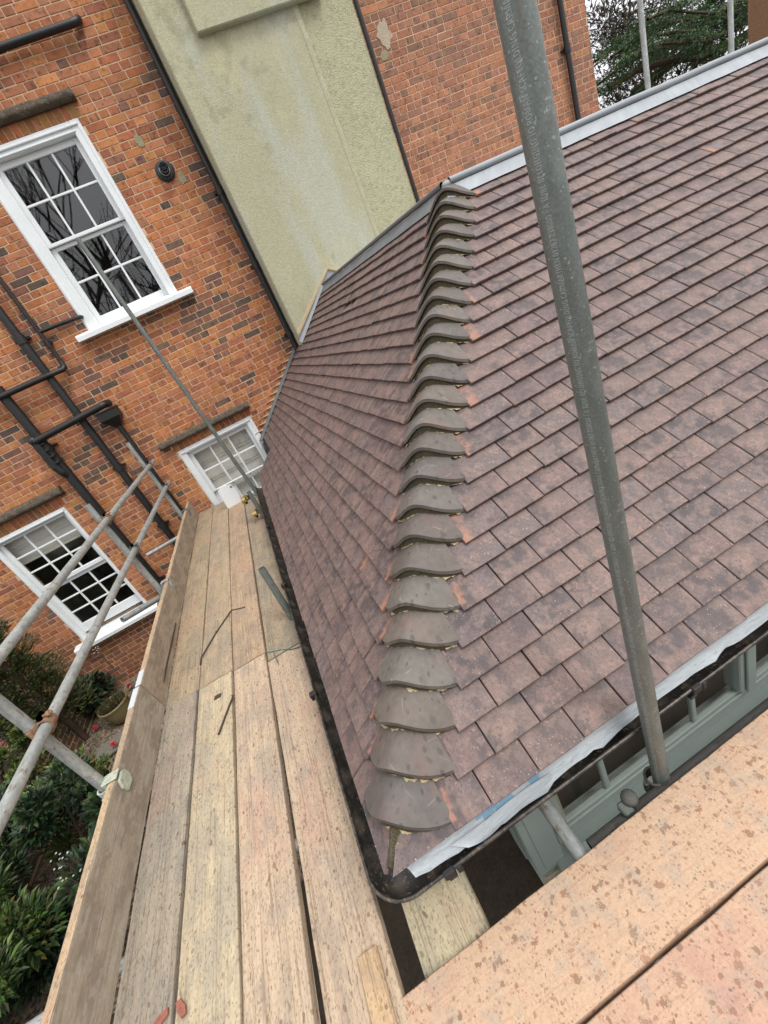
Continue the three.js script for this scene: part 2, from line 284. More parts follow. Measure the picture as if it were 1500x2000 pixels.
// ---------------------------------------------------------------- ground
const GY = -1.81, WZ = -6.4;
function structure(name, geo, m) { const o = new THREE.Mesh(geo, m); o.name = name; o.userData.kind = 'structure'; o.castShadow = o.receiveShadow = true; scene.add(o); return o; }
structure('ground', grid(40, 40, (u, v) => [-150 + 300 * u, GY - .03, -150 + 300 * v], (u, v) => [300 * u, 300 * v]), mat.soil);
structure('gravel_bed', grid(30, 40, (u, v) => [-4.1 + 4.0 * u, GY - .012 + .016 * Math.sin(u * 40) * Math.sin(v * 37), WZ + 4.2 * v], (u, v) => [4 * u, 4.2 * v]), mat.gravel);

// ---------------------------------------------------------------- the old brick house
const house = thing('brick_house', 'tall orange brick house with white sash windows and a rendered chimney stack', 'house', [0, GY, WZ]);
const HOLES = [[-1.19, -.04, 2.5, 4.37], [-1.137, -.028, -.62, .885], [-3.74, -2.72, -.9, .91]];
{
  const s = new THREE.Shape([[-7, GY - .2], [6.73, GY - .2], [6.73, 6.4], [-7, 6.4]].map(p => new THREE.Vector2(...p)));
  for (const [a, b, c, d] of HOLES) s.holes.push(new THREE.Path([[a, c], [a, d], [b, d], [b, c]].map(p => new THREE.Vector2(...p))));
  const g = new THREE.ExtrudeGeometry(s, { depth: .3, bevelEnabled: false }); g.translate(0, 0, WZ - .3048);
  const wall = part(house, 'wall', [g, box(-7, 6.73, GY, 6.4, WZ - 5, WZ - 4.8), box(6.5, 6.722, GY, 6.4, WZ - 4.8, WZ - .32), box(-7, 6.73, 6.41, 6.5, WZ - 5, WZ - .05)], mat.mortar, 'brick wall with pale lime mortar joints');
  // bricks
  const rb = rng(42), list = [], CH = .0763, BH = .0658;
  const pal = [[.49, .185, .068], [.45, .163, .064], [.53, .218, .08], [.41, .142, .064], [.47, .185, .086], [.36, .13, .068], [.44, .18, .09]];
  const dark = [[.27, .12, .075], [.19, .11, .072], [.22, .1, .07], [.30, .13, .076], [.125, .085, .062]];
  const blocked = [...HOLES.map(([a, b, c, d]) => [a - .002, b + .002, c, d]), [-1.22, -.01, 4.37, 4.6], [-1.16, 0, .885, 1.0], [-3.8, -2.68, .91, 1.06], [1.0, 3.235, -3, 7]];
  const corner = (x, y) => x > 1 && y < 1.72;
  for (let j = 0; j < 104; j++) {
    const y = GY + j * CH + .004, yc = y + BH / 2; let x = -5.6 + (j % 2 ? .056 : 0) + (j % 4 > 1 ? .11 : 0) + rr(-.02, .02, rb);
    while (x < 6.72) {
      const head = rb() < .07 ? j % 2 === 1 : j % 2 === 0; // English bond: a course of headers, a course of stretchers
      let w = head ? rr(.1, .108, rb) : rr(.211, .222, rb), x0 = x, x1 = Math.min(x + w, 6.728); x += w + rr(.0075, .0115, rb);
      for (const [a, b, c, d] of blocked) if (yc > c && yc < d) { if (x0 >= a && x1 <= b) { x1 = x0 - 1; break; } if (x0 < a && x1 > a) x1 = a; else if (x0 < b && x1 > b) x0 = b; }
      if (x1 - x0 < .025 || corner(x1, yc) || !shows([(x0 + x1) / 2, yc, WZ], 1.35)) continue;
      const n = fbm(x0 * .9 + 20, yc * .9 + 20, 64, 64, 3), right = x0 > 3;
      let c = rb() < sstep(.45, .75, n) * .45 + (right ? .10 : .02) + (Math.abs(x0 + 1.72) < .26 ? .3 : 0) + (yc > 2.0 && yc < 2.5 && x0 > -1.35 && x0 < .15 ? .28 : 0) + (x0 > .75 && x0 < 1 ? .2 : 0) ? dark[(rb() * 5) | 0] : pal[(rb() * 7) | 0];
      if (right) c = mixc(c, [.40, .185, .115], .55);
      // weathered dark bricks near the foot of the wall, by the pipes and the sills
      if (yc < -.75) c = mixc(c, [.16, .075, .045], .5);
      const k = rr(.86, 1.12, rb); c = c.map((q, i) => q * k * (1 + (i - 1) * rr(-.05, .05, rb)));
      list.push([x0, x1, y + rr(-.0015, .0015, rb), y + BH + rr(-.0015, .0015, rb), WZ + rr(-.002, .0015, rb), c, shows([(x0 + x1) / 2, yc, WZ]) * (x1 - x0), rb() * 3, rb() * 3]);
    }
  }
  const brickInto = (g, [x0, x1, y0, y1, z, c, , ou, ov]) => {
    const e = .0025, zb = z - .02, ze = z - .0025, q = (a, b, cc, d) => g.quad(a, b, cc, d, ...[a, b, cc, d].map(p => [p[0] + ou + p[2], p[1] + ov]), c);
    const F = [[x0 + e, y0 + e, z], [x1 - e, y0 + e, z], [x1 - e, y1 - e, z], [x0 + e, y1 - e, z]], S = [[x0, y0, ze], [x1, y0, ze], [x1, y1, ze], [x0, y1, ze]], B = S.map(p => [p[0], p[1], zb]);
    q(...F); for (let i = 0; i < 4; i++) { const k = (i + 1) % 4; q(S[i], S[k], F[k], F[i]); q(B[i], B[k], S[k], S[i]); }
  };
  list.sort((a, b) => b[6] - a[6]);
  for (const b of list.slice(0, 300)) { const g = new G(); brickInto(g, b); part(wall, 'brick', g.geo(), mat.brick); }
  const rest = new G(); for (const b of list.slice(300)) brickInto(rest, b);
  part(wall, 'brickwork', rest.geo(), mat.brick).userData.kind = 'stuff';
  // rubbed brick arches over the windows
  for (const [a, b, c, d] of blocked.slice(3, 6)) { const n = Math.round((b - a) / .076); for (let i = 0; i < n; i++) { const g = new G(), x0 = a + (b - a) * i / n, cc = pal[(rb() * 4) | 0].map(q => q * rr(.7, .95, rb)); brickInto(g, [x0 + .004, a + (b - a) * (i + 1) / n - .003, c + .004, d - .004, WZ + rr(-.002, .001, rb), cc, 0, rb() * 3, rb() * 3]); part(wall, 'arch_brick', g.geo(), mat.brick); } }
  // ragged mortar patches where fixings were filled
  for (const [x, y, w, h, n] of [[3.68, 4.16, .09, .13, 3], [3.60, 3.97, .06, .05, 4], [.42, 4.02, .035, .06, 5], [.66, 3.6, .04, .07, 6]]) {
    const pts = []; for (let i = 0; i < 18; i++) { const t = i / 18 * 6.283, k = .75 + .5 * LAT[n * 97 + i]; pts.push([x + Math.cos(t) * w * k, y + Math.sin(t) * h * k]); }
    part(wall, 'mortar_patch', extr(pts, .004, .002, new THREE.Matrix4().makeTranslation(0, 0, WZ - .0015)), M({ map: rep(mortarTex, 1, 1), bumpMap: sandBump, bumpScale: .004, color: n === 3 ? lin(.72, .85, .95) : lin(.5, .62, .6), roughness: .95 }));
  }
}
// weathered drip stones, and the dark moulded bar at the top
{
  const drip = (x0, x1, y, h, d, label, seed) => {
    const g = [], nx = Math.ceil((x1 - x0) / .06);
    g.push(grid(nx, 9, (u, v) => { const P = [[-.01, h], [d * .45, h * .98], [d * .8, h * .75], [d * .85, h * .55], [d, h * .5], [d, h * .16], [d * .8, 0], [d * .5, -.01], [.0, -.01], [-.01, h]][Math.round(v * 9)]; const k = 1 + .16 * (fbm(u * nx * .9 + seed, v * 5, 64, 64, 3) - .5); return [x0 + (x1 - x0) * u, y + P[1] * k, WZ + P[0] * k]; }, (u, v) => [u * (x1 - x0), v * .25]));
    for (const x of [x0, x1]) g.push(grid(1, 4, (u, v) => { const a = [[h, 0], [h * .95, d * .5], [h * .6, d * .88], [h * .2, d], [0, d * .4]][Math.round(v * 4)]; return [x, y + a[0] * (u ? 1 : .5), WZ + a[1] * u]; }, (u, v) => [u * .1, v * .1]));
    part(house, 'drip_stone', g, mat.stone, label);
  };
  drip(-1.45, .05, 4.5, .095, .085, 'dark weathered drip stone over the upper sash window', 3);
  drip(-1.29, .03, 1.0, .085, .10, 'lichen-covered drip stone over the small window', 9);
  drip(-3.95, -2.59, 1.07, .10, .10, 'lichen-covered drip stone over the lower sash window', 15);
  part(house, 'soil_branch', [rod([[-2.2, 4.965, WZ + .07], [-.6, 4.985, WZ + .07], [.40, 5.0, WZ + .07], [.455, 5.02, WZ + .05], [.46, 5.06, WZ - .02]], .035, 14)], mat.iron, 'dark pipe running level above the upper drip stone');
}
// sash windows
function sashWindow(label, o) {
  const w = holder(house, 'window', label), Z = WZ, [x0, x1, y0, y1] = o.outer, gx0 = o.cols[0], gx1 = o.cols[o.cols.length - 1];
  const fx0 = gx0 - .055, fx1 = gx1 + .055, fy1 = o.top + .06, fr = [];
  fr.push(box(x0, fx0, y0, y1, Z - .14, Z + .006, .006), box(fx1, x1, y0, y1, Z - .14, Z + .006, .006), box(fx0 - .0005, fx1 + .0005, fy1, y1, Z - .14, Z + .004, .006));
  fr.push(box(x0 + .03, x1 - .03, y1 - .055, y1 - .03, Z, Z + .022, .006), box(fx0 - .02, fx1 + .02, fy1 + .008, fy1 + .03, Z, Z + .014, .005), box(x0 + .012, x0 + .04, y0, y1 - .06, Z, Z + .013, .005), box(x1 - .04, x1 - .012, y0, y1 - .06, Z, Z + .013, .005), box(fx0, fx1, y0, y0 + .03, Z - .14, Z - .03, .004));
  fr.push(box(fx0 - .012, fx0 + .004, y0, fy1, Z - .05, Z - .012, .004), box(fx1 - .004, fx1 + .012, y0, fy1, Z - .05, Z - .012, .004));
  part(w, 'frame', fr, mat.white);
  o.sash.forEach((s, k) => {
    const z = Z - .055 - .04 * k, st = [box(fx0, gx0, s.y0 - s.rb, s.y1 + s.rt, z - .035, z, .005), box(gx1, fx1, s.y0 - s.rb, s.y1 + s.rt, z - .035, z, .005), box(gx0, gx1, s.y1, s.y1 + s.rt, z - .0345, z - .0005, .005), box(gx0, gx1, s.y0 - s.rb, s.y0, z - .0345, z - .0005, .005)];
    part(w, 'sash', st, mat.white);
    const ys = [s.y0, ...s.bars, s.y1], b = .0115;
    for (const x of o.cols.slice(1, -1)) part(w, 'glazing_bar', box(x - b, x + b, s.y0, s.y1, z - .03, z - .006, .004), mat.white);
    for (const y of s.bars) for (let i = 0; i < o.cols.length - 1; i++) part(w, 'glazing_bar', box(o.cols[i] + (i ? b : 0), o.cols[i + 1] - (i < o.cols.length - 2 ? b : 0), y - b, y + b, z - .03, z - .0065, .004), mat.white);
    for (let i = 0; i < o.cols.length - 1; i++) for (let j = 0; j < ys.length - 1; j++) {
      const a = o.cols[i], c = o.cols[i + 1], d = ys[j], e = ys[j + 1], t = rr(-.004, .004), q = rr(-.003, .003);
      part(w, 'pane', grid(1, 1, (u, v) => [a + (c - a) * u, d + (e - d) * v, z - .02 + (u - .5) * t + (v - .5) * q]), mat.glass);
    }
  });
  const S = o.sill;
  if (S) part(w, 'sill', [extr([[-.14, 0], [.105, -.012], [.12, -.03], [.12, -.07], [-.14, -.075]], S[1] - S[0], .006, new THREE.Matrix4().makeRotationY(-Math.PI / 2).premultiply(new THREE.Matrix4().makeScale(1, 1, 1)).setPosition(S[1], S[2], Z).multiply(new THREE.Matrix4().makeScale(1, 1, 1)))], mat.white);
  // the room behind: closed dark box with a blind where one is drawn
  part(w, 'room', [box(x0 - .3, x1 + .3, y0 - .3, y1 + .3, Z - 2.4, Z - 2.35), box(x0 - .3, x0 - .25, y0 - .3, y1 + .3, Z - 2.35, Z - .32), box(x1 + .25, x1 + .3, y0 - .3, y1 + .3, Z - 2.35, Z - .32), box(x0 - .3, x1 + .3, y1 + .3, y1 + .35, Z - 2.4, Z - .32), box(x0 - .3, x1 + .3, y0 - .35, y0 - .3, Z - 2.4, Z - .32)], mat.room);
  if (o.blind) {
    const [b0, b1] = o.blind, g = [grid(2, 26, (u, v) => [fx0 + (fx1 - fx0) * u, b0 + (b1 - b0) * v, Z - .185 + .006 * Math.sin(v * Math.PI * 2 * o.folds)])];
    g.push(box(fx0, fx1, b0 - .03, b0 - .002, Z - .2, Z - .165, .006)); for (let i = 1; i < o.folds; i++) { const y = b0 + (b1 - b0) * i / o.folds; g.push(box(fx0, fx1, y, y + .012, Z - .178, Z - .168, .003), box(fx0, fx1, y + .035, y + .043, Z - .178, Z - .170, .003)); }
    part(w, 'blind', g, mat.blind);
  }
  return w;
}
sashWindow('tall upper white sash window of twelve panes', { outer: [-1.19, -.04, 2.57, 4.37], cols: [-.998, -.74, -.47, -.2], top: 4.2, sill: [-1.33, .125, 2.575], sash: [{ y0: 3.49, y1: 4.2, bars: [3.858], rb: .035, rt: .06 }, { y0: 2.69, y1: 3.415, bars: [3.075], rb: .09, rt: .04 }] });
sashWindow('small white window with a pale blind, beside the end of the tiled roof', { outer: [-1.137, -.028, -.55, .885], cols: [-.985, -.735, -.455, -.178], top: .75, blind: [-.5, .8], folds: 5, sash: [{ y0: .17, y1: .75, bars: [.472], rb: .02, rt: .06 }, { y0: -.45, y1: .14, bars: [-.14], rb: .08, rt: .02 }] });
sashWindow('lower white sash window of many panes with a half drawn blind', { outer: [-3.74, -2.72, -.9, .91], cols: [-3.635, -3.36, -3.085, -2.812], top: .805, sill: [-3.86, -2.6, -.895], blind: [.47, .84], folds: 2, sash: [{ y0: .085, y1: .805, bars: [.57, .325], rb: .06, rt: .055 }, { y0: -.67, y1: -.035, bars: [-.24, -.455], rb: .14, rt: .055 }] });
// flue terminal, pipes and hopper
{
  const z = WZ;
  const fl = holder(house, 'flue_terminal', 'black round flue terminal beside the upper window');
  part(fl, 'flue_collar', (() => { const g = new THREE.TorusGeometry(.072, .032, 12, 28); g.scale(1, 1, .8); g.translate(.52, 3.70, z + .012); return g; })(), M({ color: lin(.02, .023, .026), roughness: .6 }));
  part(fl, 'flue_pipe', [pipe([.52, 3.70, z], [.52, 3.70, z + .13], .052, .044), pipe([.52, 3.70, z + .02], [.52, 3.70, z + .14], .03, .026), ...[0, 1, 2, 3].map(i => box(.517, .523, 3.656, 3.744, z + .1, z + .128, .001).applyMatrix4(new THREE.Matrix4().makeTranslation(.52, 3.7, 0).multiply(new THREE.Matrix4().makeRotationZ(i * .785)).multiply(new THREE.Matrix4().makeTranslation(-.52, -3.7, 0))))], M({ color: lin(.02, .022, .024), roughness: .45 }));
  part(fl, 'flue_ring', (() => { const g = new THREE.TorusGeometry(.054, .006, 8, 28); g.translate(.52, 3.7, z + .05); return g; })(), mat.galv);
  const down = (label, x, y0, y1, r, collars, dz = .06, x1 = x) => {
    const p = part(house, 'downpipe', pipe([x, y0, z + dz], [x1, y1, z + dz], r, r * .85, 16), mat.iron, label);
    for (const y of collars) part(p, 'pipe_collar', [pipe([x + (x1 - x) * (y - y0) / (y1 - y0), y - .045, z + dz], [x + (x1 - x) * (y - y0) / (y1 - y0), y + .04, z + dz], r * 1.22, r, 16), box(x - r * 1.9, x + r * 1.9, y - .012, y + .018, z, z + dz - r * .7, .003)], mat.iron);
    return p;
  };
  down('black downpipe in the corner beside the left edge of the rendered stack', .985, 1.28, 6, .036, [3.33, 1.62, 2.5, 5.2], .075);
  down('thin black downpipe along the right edge of the rendered stack', 3.247, 1.95, 6, .026, [], .372);
  down('black downpipe near the far right corner of the house', 6.26, 1.9, 6, .036, [3.35], .06);
  down('black soil pipe left of the hopper', -1.85, GY, 6, .045, [2.75, 1.05, .1, 4.2], .075);
  down('thick black soil pipe beside the lower sash window', -2.385, GY, 2.42, .055, [1.62, .55, -.6], .08);
  down('thin black waste pipe left of the upper sash window', -1.645, 2.38, 6, .022, [2.62, 4.1], .05);
  const wp = (label, pts, r) => part(house, 'waste_pipe', rod(pts, r, 12), mat.iron, label);
  wp('black elbow joining the thin waste pipe to the soil pipe', [[-1.645, 2.4, z + .05], [-1.645, 2.345, z + .06], [-1.67, 2.32, z + .08], [-1.8, 2.318, z + .12], [-1.9, 2.318, z + .13]], .03);
  wp('level black waste pipe crossing in front of the soil pipe', [[-1.85, 2.318, z + .13], [-2.2, 2.318, z + .13], [-3.6, 2.31, z + .12]], .034);
  wp('short thin waste pipe from the upper window sill', [[-1.64, 2.755, z + .05], [-1.4, 2.75, z + .05], [-1.17, 2.735, z + .05], [-1.165, 2.735, z]], .022);
  wp('level black pipe crossing the soil pipe above the hopper', [[-2.43, 1.745, z + .15], [-2.0, 1.765, z + .17], [-1.54, 1.79, z + .16], [-1.5, 1.795, z + .13], [-1.49, 1.795, z]], .042);
  const boss = holder(house, 'pipe_manifold', 'black cast branch with a row of lugs on the thick soil pipe');
  part(boss, 'manifold_body', [pipe([-2.43, 1.78, z + .13], [-2.43, 1.38, z + .13], .05, .04, 16), ball([-2.43, 1.38, z + .13], .05), ball([-2.43, 1.76, z + .14], .055), rod([[-2.43, 1.4, z + .13], [-2.41, 1.3, z + .12], [-2.385, 1.22, z + .08]], .05, 14)], mat.iron);
  for (let i = 0; i < 4; i++) part(boss, 'lug', box(-2.40, -2.34, 1.42 + i * .085, 1.445 + i * .085, z + .08, z + .17, .005), mat.iron);
  const hop = holder(house, 'hopper', 'black rainwater hopper on the brick wall');
  part(hop, 'hopper_head', (() => { const g = new G(), T = [[-1.66, 1.72, z + .01], [-1.42, 1.72, z + .01], [-1.42, 1.72, z + .2], [-1.66, 1.72, z + .2]], Mm = T.map(p => [p[0], 1.62, p[2]]), B = [[-1.57, 1.5, z + .03], [-1.5, 1.5, z + .03], [-1.5, 1.5, z + .1], [-1.57, 1.5, z + .1]]; for (const [a, b] of [[T, Mm], [Mm, B]]) for (let i = 0; i < 4; i++) { const k = (i + 1) % 4; g.quad(a[i], a[k], b[k], b[i], [0, 0], [1, 0], [1, 1], [0, 1]); } const I = T.map(p => [p[0], 1.64, p[2]]); g.quad(...I, [0, 0], [1, 0], [1, 1], [0, 1]); return g.geo(); })(), mat.iron);
  part(hop, 'hopper_rim', [box(-1.668, -1.412, 1.715, 1.735, z + .19, z + .21, .004), box(-1.668, -1.65, 1.715, 1.735, z, z + .19, .004), box(-1.43, -1.412, 1.715, 1.735, z, z + .19, .004)], mat.iron);
  part(hop, 'hopper_outlet', pipe([-1.535, GY, z + .065], [-1.535, 1.52, z + .065], .034, .028, 14), mat.iron);
}
// the rendered chimney stack standing out of the wall
{
  const st = holder(house, 'chimney_stack', 'cream cement rendered chimney stack between two brick walls'), zf = -6.0;
  part(st, 'render_face', [box(1.03, 2.555, 1.0, 6.5, WZ - .02, zf, .012), box(2.556, 3.215, 1.0, 6.5, WZ - .02, zf - .022, .02)].slice(0, 1), mat.render);
  part(st, 'rough_render', box(2.556, 3.215, 1.0, 6.5, WZ - .02, zf - .02, .02), mat.renderRough, 'coarser mossy render at the right edge of the stack');
  part(st, 'corbel', box(1.43, 2.86, 4.455, 6.5, zf - .01, zf + .075, .01, [.4, .2]), mat.render, 'raised band of render at the top of the stack');
  part(st, 'render_ridge', box(2.5, 2.575, 1.6, 6.5, zf - .03, zf + .006, .03, [.1, .7]), mat.render);
}

// ---------------------------------------------------------------- the extension with the new hipped clay roof
const ext = thing('extension_building', 'single storey extension with a newly tiled hipped clay roof and sage green windows', 'extension', [2, GY, -3]);
const Ye = .2575, Xe = -.2903, Ze = -.7307, TH = 41 * Math.PI / 180, cT = Math.cos(TH), sT = Math.sin(TH), tT = Math.tan(TH), GA = .0985, NC = 25;
const onR = (q, s, n) => [q, Ye + s * sT + n * cT, Ze - s * cT + n * sT];
const onL = (q, s, n) => [Xe + s * cT - n * sT, Ye + s * sT + n * cT, q];
const ZCUT = -5.42, ZWALL = WZ + .03, ZSTACK = -5.985;
const leftEnd = s => s < .32 ? ZCUT : (Xe + s * cT > 1.02 ? ZSTACK : ZWALL);
const roof = holder(ext, 'roof', 'hipped roof of mottled brown clay tiles');
{
  const r = rng(8), tiles = [];
  const orangeCells = [7, 15, 23, 31];
  for (let k = 0; k < NC; k++) for (const side of ['R', 'L']) {
    const s = k * GA, hipPlan = s * cT, sgn = side === 'R' ? 1 : -1;
    let q = (side === 'R' ? Xe + hipPlan : Ze - hipPlan) + sgn * .207;
    const grid0 = side === 'R' ? .0435 - .167 * 4 : Ze - .14; // joints line up on a common grid, every other course shifted by half
    const end = side === 'R' ? 7 : leftEnd(s + .02);
    let first = true, n = 0;
    for (;;) {
      let e;
      if (first) { const off = (k % 2 ? .0835 : 0); e = sgn > 0 ? grid0 + off + .167 * Math.ceil((q + .1 - grid0 - off) / .167) : grid0 - off - .167 * Math.ceil((grid0 - off - q + .1) / .167); }
      else e = q + sgn * .167;
      if (sgn > 0 ? q >= end : q <= end) break;
      if (sgn < 0 && e < end) e = end;
      if (Math.abs(e - q) > .03 && n < 60) {
        const c = (q + e) / 2, P = side === 'R' ? onR(c, s, .03) : onL(c, s, .03);
        const slot = side === 'L' && k === 21 && Math.abs(c + 4.0) < .085;
        const under = side === 'L' && k === 20 && Math.min(q, e) < -3.9 && Math.max(q, e) > -4.1; let score = shows(P) * (side === 'R' ? 1 : .55);
        if (shows(P, 1.5)) tiles.push({ side, k, q0: Math.min(q, e) + (slot ? .05 : 0), q1: Math.max(q, e), score, short: under, cell: first && r() < .32 ? orangeCells[(r() * 4) | 0] : (r() < .012 ? orangeCells[(r() * 4) | 0] : Math.floor(r() * 4) * 8 + Math.floor(r() * 7)), j: [r(), r(), r(), r(), r()] });
      }
      q = e; first = false; n++;
    }
  }
  const tileInto = (g, T) => {
    const on = T.side === 'R' ? onR : onL, gap = .0012 + .0016 * T.j[0] * T.j[0] * 1.3, q0 = T.q0 + gap, q1 = T.q1 - gap, L = T.short ? .098 : .185;
    const ds0 = (T.j[1] - .5) * .005, ds1 = ds0 + (T.j[2] - .5) * .004, n0 = .0365 + (T.j[3] - .5) * .004, n1 = n0 + (T.j[4] - .5) * .003, s = T.k * GA, th = .015, hb = .002, e = .0016;
    const cx = T.cell % 8, cy = Math.floor(T.cell / 8), uv = (x, y) => [(cx + .02 + .96 * Math.min(1, Math.max(0, x))) / 8, (cy + .03 + .94 * Math.min(1, Math.max(0, y))) / 4];
    const flip = T.side === 'L', U = x => flip ? 1 - x : x;
    // top face in three bands up the slope, slightly cambered
    const row = (f, n_) => { const sA = s + ds0 + (L - ds0) * f, sB = s + ds1 + (L - ds1) * f, nA = n0 + (hb - n0) * f + n_, nB = n1 + (hb - n1) * f + n_; return [on(q0 + e, sA, nA), on(q1 - e, sB, nB)]; };
    const rows = [row(.01, 0), row(.3, .0012), row(.62, .0012), row(1, 0)], fv = [.01, .45, .95, 1];
    for (let i = 0; i < 3; i++) g.quad(rows[i][0], rows[i][1], rows[i + 1][1], rows[i + 1][0], uv(U(0), fv[i]), uv(U(1), fv[i]), uv(U(1), fv[i + 1]), uv(U(0), fv[i + 1]));
    const lipA = on(q0, s + ds0 - .0003, n0 - e), lipB = on(q1, s + ds1 - .0003, n1 - e), botA = on(q0, s + ds0, n0 - th), botB = on(q1, s + ds1, n1 - th);
    g.quad(lipA, lipB, rows[0][1], rows[0][0], uv(U(0), .0), uv(U(1), .0), uv(U(1), .02), uv(U(0), .02));
    g.quad(botA, botB, lipB, lipA, uv(U(0), .1), uv(U(1), .1), uv(U(1), .03), uv(U(0), .03));
    for (const [A, bot, x] of [[0, botA, 0], [1, botB, 1]]) { const lip = A ? lipB : lipA, top = rows[3][A], q = A ? q1 : q0; const hd = on(q, s + L, hb - th), ht = on(q, s + L, hb - e); g.quad(bot, lip, ht, hd, uv(U(x), 0), uv(U(x), .05), uv(U(x), 1), uv(U(x), .9)); g.quad(lip, rows[0][A], top, ht, uv(U(x), 0), uv(U(x), .05), uv(U(x), 1), uv(U(x), .9)); }
  };
  tiles.sort((a, b) => b.score - a.score);
  for (const T of tiles.slice(0, 300)) { const g = new G(); tileInto(g, T); part(roof, 'roof_tile', g.geo(), mat.tile); }
  const rest = new G(); for (const T of tiles.slice(300)) tileInto(rest, T);
  part(roof, 'tile_field', rest.geo(), mat.tile).userData.kind = 'stuff';
  // roof boarding and felt under the tiles
  const f = new G(), z0 = [0, 0];
  const sTop = 2.56, hx = Xe + sTop * cT, hz = Ze - sTop * cT;
  f.quad(onR(Xe, 0, 0), onR(7, 0, 0), onR(7, sTop, 0), onR(hx, sTop, 0), z0, z0, z0, z0);
  f.quad(onL(Ze, 0, 0), onL(hz, sTop, 0), onL(ZCUT, sTop, 0), onL(ZCUT, 0, 0), z0, z0, z0, z0);
  f.quad(onL(ZCUT, .3, 0), onL(ZCUT, sTop, 0), onL(WZ, sTop, 0), onL(WZ, .3, 0), z0, z0, z0, z0);
  part(roof, 'roof_felt', f.geo(), mat.felt);
  // cheek where the roof stops short to clear the small window
  part(roof, 'lead_cheek', [(() => { const g = new G(); const a = onL(ZCUT - .005, .30, .03), b = onL(WZ, .30, .03); g.quad(a, b, [b[0], b[1] - .26, b[2]], [a[0], a[1] - .26, a[2]], z0, [1, 0], [1, 1], [0, 1]); return g.geo(); })(), rod([onL(ZCUT, 0, .02), onL(ZCUT - .01, .15, .025), onL(ZCUT - .01, .32, .02)], .012, 8)], mat.leadDark);

  // bonnet hip tiles
  const Q = Math.SQRT2, HW = .157, bump = b => { const u = Math.min(1, Math.abs(b) / HW); return .35 * (.5 + .5 * Math.cos(Math.PI * u)) + .65 * (1 - u * u); };
  const S = b => Math.sqrt(b * b + .0028) - (Math.sqrt(HW * HW + .0028) - HW);
  const lipA = (k, b) => k * GA * cT * Q + .1556 - .082 * (1 - Math.pow(Math.abs(b) / HW, 2.2));
  const hw = v => HW - .107 * v;
  const yB = (k, a, b) => { const v = Math.min(1, Math.max(0, (a - lipA(k, b)) / .2)), m = bump(b); return Ye + tT * (a - S(b)) / Q + .038 - .038 * v + m * (.022 + .052 * (1 - v)); };
  const W = (k, a, b, dy = 0) => [Xe + (a + b) / Q, yB(k, a, b) + dy, Ze - (a - b) / Q];
  for (let k = 0; k < NC; k++) {
    const ou = rr(0, 1, r), ov = rr(0, 1, r), tw = rr(-.005, .005, r), len = k === NC - 1 ? .1 : .2, dl = rr(-.004, .004, r);
    const top = (u, v) => { const b = (u * 2 - 1) * hw(v), a = lipA(k, b) + dl + len * v; return W(k, a, b, tw * (u * 2 - 1)); };
    const g = [grid(26, 6, top, (u, v) => [ou + u * .34, ov + v * .2])];
    g.push(grid(26, 1, (u, v) => { const b = (u * 2 - 1) * HW, a = lipA(k, b) + dl; const p = W(k, a, b, tw * (u * 2 - 1) - (v ? .0135 : 0)); const c = W(k, a - .0015, b); return [p[0] + (c[0] - p[0]) * .5, p[1], p[2] + (c[2] - p[2]) * .5]; }, (u, v) => [ou + u * .34, ov + v * .014]));
    for (const e of [0, 1]) g.push(grid(1, 6, (u, v) => { const p = top(e, v); return [p[0], p[1] - u * .02, p[2]]; }, (u, v) => [ou + u * .013, ov + v * .2]));
    const bt = part(roof, 'bonnet_tile', g, mat.bonnets[(r() * 5) | 0]);
    // mortar bedding under the lip, squeezed out a little
    const below = (a, b) => { if (k > 0) return yB(k - 1, a, b) - .003; return Ye + tT * (a - Math.abs(b)) / Q + .026; };
    part(roof, 'mortar_bedding', grid(40, 4, (u, v) => { const b = (u * 2 - 1) * HW * .96, squeeze = .015 - .012 * Math.sin(v * 2.6) * fbm(u * 14 + k * 3, 1.7, 64, 64, 3) - .008 * v * v, a = lipA(k, b) + dl + .004 + squeeze; const p = W(k, a, b, -.0125), lo = Math.min(p[1] - .002, below(a, b)); return [p[0], p[1] + (lo - p[1]) * v, p[2]]; }, (u, v) => [u * .34, v * .05]), mat.bed);
    part(roof, 'mortar_smear', grid(60, 2, (u, v) => { const b = (u * 2 - 1) * HW * .9, n = fbm(u * 22 + k * 5, 4.4, 128, 64, 3), a = lipA(k, b) + dl + .012 - (v - .3) * .022 * Math.max(0, n - .3) * 2, p = W(k, a, b); return [p[0], below(a, b) + .0045 - .002 * v, p[2]]; }, (u, v) => [u * .34, v * .02]), mat.smear);
  }
  // mitred eaves tiles under the lowest bonnet and the mortar wedge on the hip line
  for (const on of [onR, onL]) { const sg = on === onR ? 1 : -1, h = on === onR ? Xe : Ze, g = new G(), th = .0125, P = [[h, 0, .03], [h + sg * .23, 0, .03], [h + sg * .23, .16, .008], [h + sg * .16 * cT, .16, .008]]; const T = P.map(p => on(...p)), B = P.map(p => on(p[0], p[1], p[2] - th)); const uv = P.map(p => [(4.05 + .9 * Math.min(1, Math.abs(p[0] - h) / .24)) / 8, (1.05 + .9 * p[1] / .16) / 4]); g.quad(...T, ...uv); for (let i = 0; i < 4; i++) { const j = (i + 1) % 4; g.quad(B[i], B[j], T[j], T[i], uv[i], uv[j], uv[j], uv[i]); } part(roof, 'eaves_tile', g.geo(), mat.tile); }
